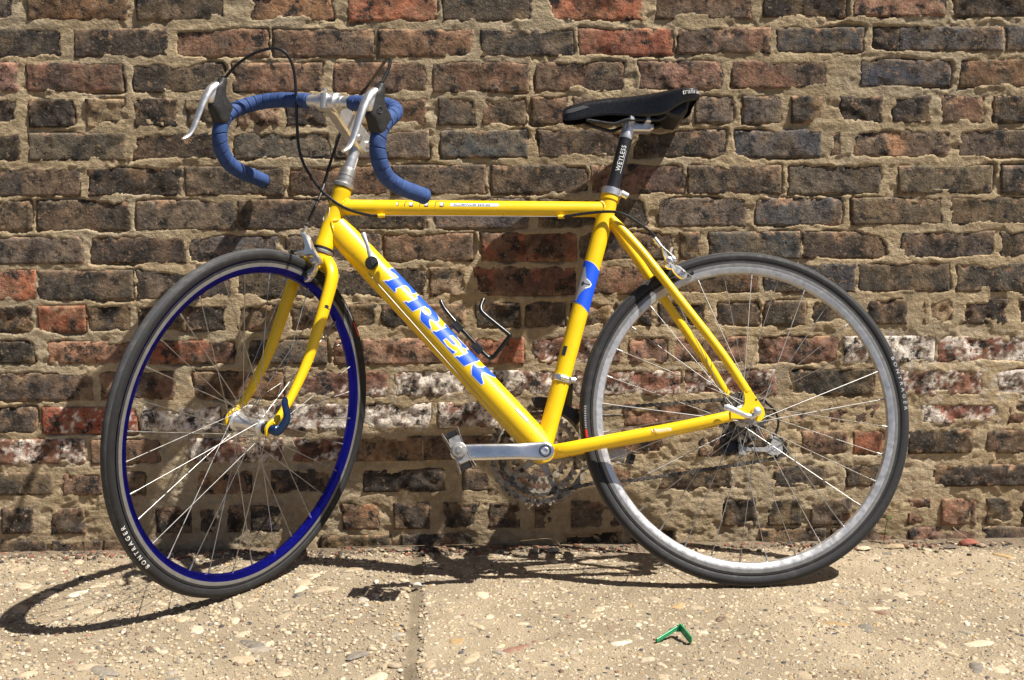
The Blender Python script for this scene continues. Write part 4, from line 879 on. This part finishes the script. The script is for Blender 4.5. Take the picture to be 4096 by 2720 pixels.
    bm = text2d('SELECT', .0062, .0001, 1.1); w_ = max(v.co.x for v in bm.verts); lo2, hi2 = sorted((0, g(l1) - sgn_ * .003))
    if False: bm.free()
    else:
        bm.free(); bars = [rect(u, u + .0030, .0006, .0042) for u in np.arange(lo2, hi2 - .003, .0046)]
        bp('tyre_label', W(wrapped(poly2d(*bars), f1, .004, .0015)), GREY_DECAL, rim, 180)
    return rim
fw = wheel(FA, True, .0, VALVE_F[0], (TXT_F[0][0], TXT_F[1][0]), [l[0] for l in LBL_F], .03)
rw = wheel((0, 0, 0), False, .0, VALVE_R[0], (TXT_R[0][0], TXT_R[1][0]), [l[0] for l in LBL_R], .10)
# quick releases
qf = [A(x, .0715, z) for x, z in QRF]
qlev = sweep(spline([A(.9885, .066, .001), A(.982, .071, .007), A(.9745, .077, .024), A(.9745, .0765, .038), A(.9775, .0725, .056), A(.9775, .0710, .0685)], 30), np.stack([np.interp(np.linspace(0, 1, 30), [0, .3, .6, 1], [.006, .0045, .004, .0018]), np.interp(np.linspace(0, 1, 30), [0, .3, .6, .9, 1], [.010, .0090, .0072, .0068, .003])], 1), 16)
q1 = bp('quick_release', st(join(lathe([(.0075, .0560), (.0092, .0570), (.0092, .0620), (.0080, .0640), (.0098, .0648), (.0098, .0720), (.0085, .0735), (.004, .0738), (.0038, .0720)], FA, (0, 1, 0), 24), qlev)), BLUE_QR)
bp('quick_release_nut', st(lathe([(.0060, -.066), (.0085, -.063), (.0092, -.0565)], FA, (0, 1, 0), 20)), BLUE_QR, q1)
rl = [A(x, y, z) for (x, z), y in zip(QRR, (.079, .0800, .0845, .0870, .0870))]
q2 = bp('quick_release', join(lathe([(.0075, .0715), (.0092, .0722), (.0092, .0800), (.0078, .0850), (.0040, .0872)], A(0, 0, 0), (0, 1, 0), 24), sweep(spline([A(.010, .077, -.0085), A(.0225, .080, -.0070), A(.040, .085, .0005), A(.056, .087, .0075), A(.0655, .087, .0105)], 26), np.stack([np.interp(np.linspace(0, 1, 26), [0, .8, 1], [.004, .0035, .002]), np.interp(np.linspace(0, 1, 26), [0, .4, .85, 1], [.0045, .0050, .0066, .004])], 1), 14), rod(A(-.004, .076, -.002), A(.014, .076, -.010), .006, 12)), CHROME)

# ---- drivetrain
def gear(c, r, teeth, y, t, r_in, seg_in=None):
    n = teeth * 6; a = np.linspace(0, 2 * np.pi, n, endpoint=False); ph = (np.arange(n) % 6)
    ro = r + np.array([-.0042, -.0024, .0018, .0030, .0018, -.0024])[ph]
    V = []
    for yy in (y - t / 2, y + t / 2):
        V += [np.stack([c[0] + ro * np.cos(a), np.full(n, yy), c[2] + ro * np.sin(a)], 1), np.stack([c[0] + r_in * np.cos(a), np.full(n, yy), c[2] + r_in * np.sin(a)], 1)]
    V = np.concatenate(V); F = []
    for j in range(n):
        k = (j + 1) % n
        F += [(j, n + j, n + k, k), (2 * n + j, 2 * n + k, 3 * n + k, 3 * n + j), (j, k, 2 * n + k, 2 * n + j), (n + j, 3 * n + j, 3 * n + k, n + k)]
    return V, F
RINGD = pmat('oily_chainring', (.34, .29, .22), .45, .55, .25, 120, .1, dirt=(.07, .055, .038), dirt_at=(.46, .62), dirt_scale=90)
for r_, T_, y_, ri_, m_ in ((.1010, 52, -.0490, .0885, RINGD), (.0815, 42, -.0425, .0690, RINGD), (.0585, 30, -.0355, .0450, RINGD)):
    bp('chainring', gear(BBc, r_, T_, y_, .0026, ri_), m_, None, 30)
sp = []
for k in range(5):
    a = 2 * math.pi * k / 5 + .55; d = A(math.cos(a), 0, math.sin(a)); p = A(-math.sin(a), 0, math.cos(a))
    ya = A(0, 1, 0)
    base_ = BBc + A(0, -.046, 0)
    poly = [(.012, -.010), (.040, -.0055), (.070, -.0050), (.0905, -.0070), (.0905, .0070), (.070, .0050), (.040, .0055), (.012, .010)]
    sp.append(plate(poly, (lambda q, t, d=d, p=p: BBc + d * q[0] + p * q[1] + A(0, t, 0)), -.0560, -.0515, .001))
spider = bp('crank_spider', join(*sp, lathe([(.019, -.066), (.021, -.064), (.021, -.046), (.017, -.036)], BBc, (0, 1, 0), 28)), DULL)
for k in range(5):
    a = 2 * math.pi * k / 5 + .55
    for r_, y_ in ((.0745, -.040), (.0500, -.0335)): bp('chainring_bolt', lathe([(.0050, -.003), (.0050, .0015), (.0028, .0018), (.0026, 0)], BBc + A(r_ * math.cos(a), y_, r_ * math.sin(a)), (0, 1, 0), 12), GRIME, spider)
def crank_arm(p0, p1, y0, y1, sgn):
    d = p1 - p0; L = np.linalg.norm(d); d = d / L; n = A(-d[2], 0, d[0]); out = []
    for t in np.linspace(0, 1, 30):
        w = np.interp(t, [0, .12, .3, .8, .95, 1], [.0180, .0172, .0150, .0158, .0155, .0150]); y = y0 + (y1 - y0) * sstep(0, .5, t)
        out.append((p0 + d * L * t + A(0, sgn * y, 0), .0065, w))
    # rounded ends
    a, b = out[0], out[-1]
    pre = [(a[0] - d * .0180 * math.sin(k), a[1] * (.55 + .45 * math.cos(k)), max(.0180 * math.cos(k), .002)) for k in np.linspace(1.5, .2, 7)]
    post = [(b[0] + d * .0150 * math.sin(k), b[1] * (.55 + .45 * math.cos(k)), max(.0150 * math.cos(k), .002)) for k in np.linspace(.2, 1.5, 7)]
    al = pre + out + post
    P = np.array([q[0] for q in al]); nseg = 24; th = np.linspace(0, 2 * np.pi, nseg, endpoint=False)
    V = np.concatenate([p + np.outer(sup(np.cos(th), .6) * w, n) + np.outer(sup(np.sin(th), .55) * h, A(0, 1, 0)) for p, h, w in al])
    m_ = len(al); F = [(i * nseg + j, i * nseg + (j + 1) % nseg, (i + 1) * nseg + (j + 1) % nseg, (i + 1) * nseg + j) for i in range(m_ - 1) for j in range(nseg)]
    F += [tuple(range(nseg - 1, -1, -1)), tuple(range((m_ - 1) * nseg, m_ * nseg))]
    return V, F
PN = A(.5765, 0, -.0655); PF = BBc * 2 - PN
ca = bp('crank_arm', crank_arm(BBc, PN, .0560, .0640, 1), CRANKM, None, 60)
bp('crank_bolt', join(lathe([(.0118, .056), (.0118, .0640), (.0098, .0645), (.0092, .0600)], BBc, (0, 1, 0), 26)), BLK, ca)
bp('crank_bolt', lathe([(.0072, .058), (.0072, .0645), (.0062, .0652), (.0038, .0652), (.0036, .0630)], BBc, (0, 1, 0), 18), CHROME, ca)
bp('crank_arm', crank_arm(BBc, PF, .0600, .0660, -1), DULL, None, 60)
# pedals
def pedal(c, sgn, tilt):
    d = A(math.sin(tilt), 0, math.cos(tilt)); n = A(d[2], 0, -d[0])      # d: across the cage, n: through it
    T3 = lambda p, t: c + d * p[0] + n * p[1] + A(0, sgn * t, 0)
    body = bp('pedal', join(lathe([(.006, .004), (.0085, .012), (.0085, .080), (.0138, .0812), (.0140, .0845), (.0122, .0860), (.0065, .0868), (.0050, .0888), (.001, .0890)], c, (0, sgn, 0), 24),
        plate([(.025, -.0095), (.025, .0095), (.014, .0115), (-.014, .0115), (-.025, .0095), (-.025, -.0095), (-.014, -.0115), (.014, -.0115)], T3, .0785, .0805, .0004)), DULL, None, 30)
    for s in (1, -1):
        bow = lambda x: s * (.0112 + .0035 * (x / .038) ** 2)
        T4 = lambda p, t: c + A(0, sgn * p[0], 0) + d * p[1] + n * (bow(p[1]) + s * t)
        for lo, hi in ((-.040, -.026), (-.007, .007), (.026, .040)):
            z_ = np.linspace(lo, hi, 5); bp('pedal_cage', plate([(.017, v) for v in z_] + [(.081, v) for v in z_[::-1]], T4, 0, .0013, .0002), DULL, body, 30)
        for t0, t1 in ((.0165, .024), (.074, .0815)):
            z_ = np.linspace(-.0385, .0385, 12); bp('pedal_rail', plate([(t0, v) for v in z_] + [(t1, v) for v in z_[::-1]], T4, .00015, .00115, .0002), DULL, body, 30)
        bp('pedal_void_shade', plate([(s * .027, -.0095), (s * .037, -.0095), (s * .037, .0095), (s * .027, .0095)], T3, .026, .0775, .001), BLK, body, 30)  # black fill stands in for the shade inside the open cage ends
    return body
pedal(PN + A(0, .0705, 0), 1, math.radians(24)); pedal(PF - A(0, .073, 0), -1, math.radians(70))
# rear sprockets
for k, (r_, T_) in enumerate(((.0505, 25), (.0465, 23), (.0425, 21), (.0385, 19), (.0345, 17), (.0305, 15), (.0265, 13))):
    bp('sprocket', gear(A(0, 0, 0), r_, T_, -.0235 - k * .0046, .0018, .017), GRIME, rw, 30)
# chain
cy = -.0425; mr = .0815; cog = .0385
G1 = A(RD_P[0][0], cy, RD_P[0][1]); G2 = A(RD_P[1][0], cy, RD_P[1][1])
path = [A(.0045, cy, cog + .001)]
u0 = A(BBc[0] - .004, cy, BBc[2] + mr)
path = [A(.004, cy, cog), *[A(.004, cy, cog) * (1 - t) + u0 * t for t in (.25, .5, .75)], u0]
path += [A(BBc[0] + mr * math.cos(a), cy, BBc[2] + mr * math.sin(a)) for a in np.linspace(math.pi / 2, -math.pi / 2 - .08, 22)[1:]]
low_ = [A(x, cy, z) for x, z in CHAIN_LO[::-1][1:]]
path += [A(.30, cy, -.1245 - .0), A(.22, cy, -.1215), A(.1384, cy, -.1120), A(.0355, cy, -.0990), A(-.055, cy, -.0865)]
path += [A(G2[0] + .021 * math.cos(a), cy, G2[2] + .021 * math.sin(a)) for a in np.linspace(-1.7, -4.4, 8)]
path += [A(G1[0] + .018 * math.cos(a), cy, G1[2] + .018 * math.sin(a)) for a in np.linspace(-1.2, 1.6, 7)]
path += [A(-.016, cy, -.0385), A(-.034, cy, -.020), A(-.0395, cy, 0), A(-.030, cy, .024), A(-.012, cy, .037), A(.004, cy, cog)]
P = np.array(path); Lc = np.concatenate([[0], np.cumsum(np.linalg.norm(np.diff(P, axis=0), axis=1))]); nl = int(Lc[-1] / .0127); tt2 = np.linspace(0, Lc[-1], nl + 1)
Pc = np.stack([np.interp(tt2, Lc, P[:, k]) for k in range(3)], 1); links = []
for i in range(nl):
    a, b = Pc[i], Pc[i + 1]; d = b - a; L = np.linalg.norm(d) + 1e-9; d = d / L; n_ = A(-d[2], 0, d[0]); w = .0030 if i % 2 else .0022
    ol = [(-.0040, 0), (-.0028, .0040), (.0010, .0040), (L * .5, .0024), (L - .0010, .0040), (L + .0028, .0040), (L + .0040, 0), (L + .0028, -.0040), (L - .0010, -.0040), (L * .5, -.0024), (.0010, -.0040), (-.0028, -.0040)]
    for s in (1, -1): links.append(plate(ol, (lambda p, t, a=a, d=d, n_=n_, s=s, w=w: a + d * p[0] + n_ * p[1] + A(0, s * (w + t), 0)), 0, .0010, .0002))
    links.append(rod(a - A(0, .0036, 0), a + A(0, .0036, 0), .0030, 8))
bp('chain', join(*links), GRIME, None, 30)
# front mech
FDc = BBc + SD * .151
fd = bp('front_derailleur', join(lathe([(.0192, -.0065), (.0200, -.0055), (.0200, .0055), (.0192, .0065)], FDc, SD, 32), rod(FDc + A(.004, .0195, .002), FDc + A(-.010, .0180, -.002), .0045, 12), rod(FDc + A(-.010, -.010, 0), FDc + A(-.028, -.014, -.002), .0065, 10)), CHROME)
arc = [(BBc[0] + r_ * math.cos(a), BBc[2] + r_ * math.sin(a)) for r_, angs in ((.114, np.linspace(1.45, 2.45, 10)), (.092, np.linspace(2.50, 1.50, 10))) for a in angs]
bp('derailleur_cage', join(plate(arc, XZ, -.0535, -.0515, .0005), plate(arc, XZ, -.0390, -.0370, .0005), rod(A(arc[9][0], -.0530, arc[9][1]), A(arc[9][0], -.0375, arc[9][1]), .003, 8), rod(FDc + A(-.018, -.02, -.006), A(BBc[0] - .060, -.045, BBc[2] + .097), .008, 10)), BLK, fd)
# rear mech
rd = bp('rear_derailleur', join(plate(RD_CAGE, XZ, -.0360, -.0335, .0006), plate(RD_CAGE, XZ, -.0520, -.0500, .0006),
    rod(A(-.004, -.068, -.020), A(-.0268, -.056, -.0397), .0085, 14), rod(A(-.0268, -.064, -.0397), A(-.0268, -.038, -.0397), .0075, 14), rod(A(-.066, -.058, -.040), A(-.063, -.040, -.050), .0055, 12)), DULL)
bp('derailleur_body', join(plate([(.030, -.020), (-.010, -.020), (-.036, -.026), (-.036, -.044), (-.012, -.058), (.012, -.072), (.034, -.070), (.040, -.045)], XZ, -.066, -.0525, .004), rod(A(-.002, -.060, -.028), A(.012, -.050, -.055), .010, 12)), BLK, rd)
for G in (G1, G2): bp('jockey_wheel', join(gear(G, .0175, 11, cy, .0050, .004), lathe([(.009, -.0065), (.009, .0065)], G, (0, 1, 0), 18)), BLK, rd, 30)
bp('derailleur_bolt', lathe([(.0055, 0), (.0055, .002), (.003, .0022)], G2 + A(.006, .0078, -.001), (0, 1, 0), 16), CHROME, rd)
cable('gear_cable', [A(.02, -.066, -.004)] + [A(x, -.060, z) for x, z in RD_CABLE], .0024, 50)
# down tube shift lever
sc_ = dpt(.112, -.02, DTR)
sh = bp('shift_lever', join(rod(sc_ - A(0, .004, 0), sc_ + A(0, .004, 0), .0095, 20), sweep(spline([sc_ + A(.001, .010, .002), sc_ + A(.004, .013, .016), sc_ + A(.008, .0155, .034), sc_ + A(.0145, .0165, .052), sc_ + A(.017, .0155, .060)], 20), np.stack([np.interp(np.linspace(0, 1, 20), [0, .3, .8, 1], [.004, .0030, .0026, .0018]), np.interp(np.linspace(0, 1, 20), [0, .25, .6, .9, 1], [.0060, .0042, .0040, .0055, .0030])], 1), 14)), ALU)
bp('shift_knob', lathe([(.0125, .004), (.0130, .006), (.0130, .016), (.0115, .0195), (.0050, .0205)], sc_, (0, 1, 0), 26), BLK, sh)
bp('shift_knob_slot', plate([(-.0085, -.0009), (.0085, -.0009), (.0085, .0009), (-.0085, .0009)], lambda p, t: sc_ + A(p[0] * .3 - p[1] * .95, t, p[0] * .95 + p[1] * .3), .0190, .0212, .0002), HOOD, sh)
# bottle cage: a bent black wire on two clips
cw = [(.604, .002, .240), (.6015, .004, .232), (.593, .006, .2175), (.569, .010, .187), (.536, .010, .149), (.5165, .010, .1275), (.508, .010, .1225), (.500, .012, .1265), (.478, .016, .1535), (.4705, .018, .1635), (.472, .018, .1685), (.495, .018, .188), (.5165, .018, .2065), (.5245, .016, .2165), (.5245, .012, .227), (.519, .006, .2405)]
cage = bp('bottle_cage', sweep(spline(cw, 110), .0043, 14), CAGE)
for x, z in ((.5725, .185), (.534, .1415)):
    q0 = A(x, .003, z); bp('cage_clip', plate([(-.012, -.008), (.012, -.008), (.010, .008), (-.010, .008)], lambda p, t: q0 + dd_ * p[0] + dn_ * (p[1] + .001) + A(0, t, 0), .002, .015, .002), BLK, cage)
bp('cage_tip', ball(A(.519, .006, .2405), .0034, 10, 6), ALU, cage)
# ---- seat post, saddle
bp('seat_clamp', join(lathe([(.0180, .541), (.0214, .542), (.0214, .556), (.0180, .557)], BBc, SD, 32), rod(BBc + SD * .549 + A(-.017, .014, -.004), BBc + SD * .549 + A(-.030, .010, -.010), .0072, 14)), CHROME)
post = bp('seat_post', sweep([BBc + SD * .50, BBc + SD * .672], .0136, 28), CARBON)
bp('seat_post_head', join(lathe([(.0136, .668), (.0142, .670), (.0142, .690), (.0115, .700), (.006, .703)], BBc, SD, 28), plate([(.224, .592), (.205, .589), (.170, .5885), (.160, .594), (.160, .604), (.172, .607), (.190, .606), (.205, .612), (.222, .613)], XZ, -.012, .012, .003)), ALU, post)
bp('saddle_clamp', join(plate([(.201, .606), (.213, .606), (.211, .623), (.203, .623)], XZ, -.026, .026, .002), plate([(.168, .604), (.180, .604), (.178, .620), (.170, .620)], XZ, -.026, .026, .002)), CHROME, post)
pmap = cylmap(BBc, SD, A(*ST_N), .0136 + .0004)
bm = text2d('WEYLESS', .0140, .0, 1.12); w_ = max(v.co.x for v in bm.verts); kx = .056 / w_
bp('post_lettering', wrapped(bm, lambda a, s: pmap(.5935 + a * kx, s * 1.0 - .0040), None, .0018), WHITE_DECAL, post, 180)
bp('post_lettering', wrapped(poly2d([(.590, -.0062), (.640, -.0060), (.640, -.0066), (.590, -.0070)]), pmap, None, .0018), WHITE_DECAL, post, 180)
# saddle: (x, half width, crown height, skirt height)
sad = [(.3475, .0040, .6300, .622), (.3455, .0105, .6370, .616), (.338, .0160, .6430, .6135), (.320, .0190, .6480, .6145), (.295, .0205, .6545, .6190), (.262, .0225, .6590, .6230), (.230, .0260, .6615, .6215), (.200, .0330, .6635, .6180), (.172, .0430, .6655, .6150), (.145, .0550, .6680, .6160), (.122, .0640, .6690, .6280), (.104, .0680, .6690, .6370), (.088, .0680, .6670, .6400), (.077, .0630, .6630, .6430), (.071, .0520, .6580, .6460), (.0695, .036, .6540, .650)]
Sx = spline(sad, 60); seg = 33; us = np.linspace(-1, 1, seg); SV = []
for x, hw, zt, zs in Sx:
    for u in us:
        a = abs(u); t = min(a / .74, 1.0); y = hw * (np.sin(t * math.pi / 2) if a < .74 else 1 - .10 * (a - .74) / .26)
        edge = zt - (zt - zs) * .42
        z = zt - (zt - edge) * (1 - math.cos(t * math.pi / 2)) ** 1.25 - .0022 * math.exp(-(u / .12) ** 2) * sstep(.30, .26, x) * sstep(.07, .10, x)
        if a >= .74: z = edge - (edge - zs) * (a - .74) / .26
        SV.append((x, math.copysign(y, u), z))
n_ = len(Sx)
SFc = [(i * seg + j, i * seg + j + 1, (i + 1) * seg + j + 1, (i + 1) * seg + j) for i in range(n_ - 1) for j in range(seg - 1)]
inner = np.array(SV) * A(1, .92, 1) - A(0, 0, .0035); 
SF = SFc + [tuple(len(SV) + k for k in reversed(f)) for f in SFc]
for i in range(n_ - 1):
    SF += [(len(SV) + i * seg, len(SV) + (i + 1) * seg, (i + 1) * seg, i * seg), (i * seg + seg - 1, (i + 1) * seg + seg - 1, len(SV) + (i + 1) * seg + seg - 1, len(SV) + i * seg + seg - 1)]
for j in range(seg - 1):
    SF += [(j, len(SV) + j, len(SV) + j + 1, j + 1), ((n_ - 1) * seg + j + 1, len(SV) + (n_ - 1) * seg + j + 1, len(SV) + (n_ - 1) * seg + j, (n_ - 1) * seg + j)]
saddle = bp('saddle', (np.concatenate([np.array(SV), inner]), SF), SADDLE_M, None, 60)
SVa = np.array(SV).reshape(n_, seg, 3)
def on_saddle(fx, fu, lift=.0006):     # a point of the saddle skin, near side
    i = fx * (n_ - 1); i0 = int(min(i, n_ - 2)); f = i - i0; j = (fu + 1) / 2 * (seg - 1); j0 = int(min(j, seg - 2)); g = j - j0
    Pq = (SVa[i0, j0] * (1 - g) + SVa[i0, j0 + 1] * g) * (1 - f) + (SVa[i0 + 1, j0] * (1 - g) + SVa[i0 + 1, j0 + 1] * g) * f
    return Pq + A(0, lift, lift * .8)
for (f0, f1, u0_, u1_) in ((.04, .27, .70, .84), (.76, .93, .70, .86)):
    poly = [(f0, (u0_ + u1_) / 2), (f0 + .04, u1_), (f1 - .10, u1_), (f1, u0_ + .10), (f1 - .03, u0_), (f0 + .05, u0_)]
    bp('saddle_panel', wrapped(poly2d(poly), lambda a, s: on_saddle(a, s, .0008), .012, .03), SADDLE_G, saddle, 180)
bm = text2d('trans am', .1, .002)
w_ = max(v.co.x for v in bm.verts)
bp('saddle_lettering', wrapped(bm, lambda a, s: on_saddle(.71 + a / w_ * .19, .86 - s * 1.9, .0010), .03, .02), WHITE_DECAL, saddle, 180)
rail = spline([(.300, .012, .612), (.275, .016, .606), (.245, .021, .600), (.215, .0225, .6085), (.170, .0225, .6085), (.150, .024, .609), (.128, .030, .622), (.105, .036, .640)], 40)
for sgn in (0, 1): bp('saddle_rail', (mirror if sgn else (lambda v: v))(sweep(rail, .0036, 10)), BLK, saddle)
bp('saddle_shell', join(plate([(.150, .622), (.128, .6085), (.110, .606), (.094, .622), (.088, .646), (.120, .650)], XZ, -.040, .040, .006)), BLK, saddle)

# ------------------------------------------------------------------ small things on the ground
def gz_at(x, y): return float((fbm(np.array([x * 9.]), np.array([y * 9.]), 52, 3)[0] - .5) * .006)
# green plastic clip lying opened on the paving
GREEN = pmat('green_plastic', (.012, .235, .085), .38, 0, .12, 160, .1)
(ax_, ay_), (bx_, by_), (cx2, cy2) = CLIP
clip = thing('plastic_clip', 'small bright green plastic clip lying open in a V on the paving', 'clip', (bx_, by_, 0))
o0 = A(bx_, by_, 0)
def bar(p, q, z0, z1, th, h, name):
    p = np.asarray(p, float); q = np.asarray(q, float); d = q - p; L = np.linalg.norm(d); d = d / L; n = np.cross(d, A(0, 0, 1)); up = np.cross(n, d)
    poly = [(0, 0), (L, 0), (L, h), (L * .97, h * 1.05), (0, h)]
    V, F = plate([(0, 0), (L, 0), (L + h * .2, h * .5), (L, h), (0, h)], lambda a, t: p + d * a[0] + up * a[1] + n * t, -th / 2, th / 2, .0006)
    return part(name, (V - o0, F), GREEN, clip)
zc = gz_at(bx_, by_)
bar((bx_, by_, zc + .013), (ax_ - .001, ay_, zc + .001), 0, 0, .0034, .0074, 'clip_arm')
bar((bx_ + .003, by_, zc + .011), (cx2 + .002, cy2, zc + .001), 0, 0, .0030, .0140, 'clip_arm')
part('clip_hinge', tuple([rod(A(bx_, by_ - .002, zc + .010), A(bx_ + .001, by_, zc + .021), .0034, 10)[0] - o0, rod(A(0, 0, 0), A(0, 0, 1), 1, 10)[1]]), GREEN, clip)
V, F = rod(A(bx_ + .005, by_ - .001, zc + .010), A(bx_ + .0055, by_ + .001, zc + .0225), .0030, 10); part('clip_pin', (V - o0, F), GREEN, clip)
for k in range(4):
    t = .2 + k * .2; p = A(bx_ + .003, by_, zc + .012) * (1 - t) + A(cx2 + .002, cy2, zc + .004) * t
    V, F = rod(p + A(0, .001, .004), p + A(.004, .006, .002), .0009, 6); part('clip_tooth', (V - o0, F), GREEN, clip)
# dried flat stalk along the foot of the wall
STALK = pmat('dry_stalk', (.30, .225, .135), .6, 0, .3, 60, .1, dirt=(.10, .07, .04), dirt_at=(.5, .7), dirt_scale=40)
zz = [.012, .013, .013, .014, .017, .022, .025, .019, .009]
sp_ = spline([A(x, min(y, -.030) - .006, z) for (x, y), z in zip(STRIP, zz)], 70)
wd = np.interp(np.linspace(0, 1, 70), [0, .3, .7, .85, .97, 1], [.0026, .0034, .0044, .0058, .0066, .003])
V, F = sweep(sp_, np.stack([np.full(70, .0005), wd], 1), 8, (0, .3, 1)); c0 = sp_.mean(0) * A(1, 1, 0)
o = part('dry_stalk', (V - c0, F), STALK); o.location = c0; tag(o, 'long dry brown stalk curling up at its right end beside the wall', 'stalk')
# stones and fragments
def lump(name, x, y, sx_, sy_, sz_, col, label, cat, seed, rot=0, sharp=18):
    r = np.random.default_rng(seed); P = r.normal(0, 1, (16, 3)); P /= np.linalg.norm(P, axis=1)[:, None]; P *= r.uniform(.8, 1.05, (16, 1)); P[:, 2] = np.maximum(P[:, 2], -.35)
    bm = bmesh.new(); [bm.verts.new(p * A(sx_, sy_, sz_)) for p in P]; bmesh.ops.convex_hull(bm, input=bm.verts[:])
    bmesh.ops.bevel(bm, geom=bm.edges[:], offset=min(sx_, sy_, sz_) * .12, segments=1, affect='EDGES'); bmesh.ops.triangulate(bm, faces=bm.faces[:])
    me = bpy.data.meshes.new(name); bm.to_mesh(me); bm.free(); me.materials.append(pmat(name + '_stone', col, .9, 0, .3, 160, .05, dirt=[c * .55 for c in col], dirt_at=(.55, .7), dirt_scale=240, bmp=.0012))
    o = link(bpy.data.objects.new(name, me)); o.location = (x, y, gz_at(x, y) + sz_ * .25); o.rotation_euler = (0, 0, rot); return tag(o, label, cat)
mi = MISC
lump('brick_fragment', mi[1][0], mi[1][1] - .012, .026, .014, .012, (.26, .085, .055), 'red brick fragment at the foot of the wall on the right', 'fragment', 3)
lump('flat_stone', mi[2][0], mi[2][1] - .010, .030, .014, .006, (.33, .25, .15), 'flat tan stone beside the weed at the wall foot', 'stone', 4)
lump('broken_stone', mi[5][0], mi[5][1] - .006, .016, .010, .009, (.27, .21, .14), 'small tan broken stone right of the red brick fragment', 'stone', 5)
lump('white_stone', mi[4][0], mi[4][1], .0125, .010, .010, (.56, .52, .45), 'angular white stone lying on the paving joint', 'stone', 6)
lump('grey_stone', mi[6][0], mi[6][1] - .018, .020, .011, .008, (.30, .26, .21), 'pale grey stone under the curled end of the dry stalk', 'stone', 8)
lump('mortar_lump', mi[7][0] + .006, mi[7][1] - .028, .018, .012, .012, (.40, .33, .24), 'cream mortar lump left of the grey stone by the stalk', 'stone', 9)
lump('cream_stone', mi[8][0], mi[8][1] - .004, .024, .012, .006, (.45, .38, .26), 'flat cream stone by the rear tyre near the wall', 'stone', 10)
lump('dark_stone', mi[3][0], mi[3][1], .017, .009, .005, (.13, .105, .09), 'flat dark stone left of the red brick fragment', 'stone', 12)
# twig by the fragment
tw = thing('twig', 'thin pale twig leaning on the wall above the red fragment', 'twig', (mi[1][0] - .01, -.02, 0)); o0 = A(mi[1][0] - .01, -.02, 0)
V, F = sweep(spline([A(1.035, -.004, .030), A(1.045, -.012, .020), A(1.058, -.026, .012)], 12), .0011, 6); part('twig_stem', (V - o0, F), STALK, tw)
# weed growing from the wall foot
LEAF = pmat('weed_leaf', (.085, .150, .030), .5, 0, .35, 60, .1); STEM = pmat('weed_stem', (.16, .15, .05), .6, 0, .2, 60)
wx, wy = mi[0][0], -.022
weed = thing('weed', 'small green weed sprouting at the wall foot behind the rear wheel', 'plant', (wx, wy, 0)); o0 = A(wx, wy, 0)
stp = spline([A(wx - .002, wy, 0), A(wx + .001, wy + .003, .02), A(wx + .004, wy + .004, .040), A(wx + .009, wy + .002, .062)], 20)
V, F = sweep(stp, np.linspace(.0012, .0006, 20), 6); part('stem', (V - o0, F), STEM, weed)
rl_ = np.random.default_rng(5)
for k in range(13):
    p = stp[rl_.integers(5, 20)]; a = rl_.uniform(0, 6.28); d = A(math.cos(a), -abs(math.sin(a)) * .6, rl_.uniform(.0, .5)); d /= np.linalg.norm(d); n = np.cross(d, A(0, 0, 1)); n /= np.linalg.norm(n); up = np.cross(n, d); L = rl_.uniform(.006, .011); w = L * .36
    V = np.array([p, p + d * L * .3 + n * w - up * .0004, p + d * L * .7 + n * w * .8, p + d * L + up * .001, p + d * L * .7 - n * w * .8, p + d * L * .3 - n * w - up * .0004, p + d * L * .5 - up * .0010]) 
    F = [(0, 1, 6), (1, 2, 6), (2, 3, 6), (3, 4, 6), (4, 5, 6), (5, 0, 6)]
    V = np.concatenate([V, V - up * .0004]); F = F + [tuple(7 + i for i in reversed(f)) for f in F] + [(i, 7 + i, 7 + (i + 1) % 6, (i + 1) % 6) for i in range(6)]
    part('leaf', (V - o0, F), LEAF, weed)
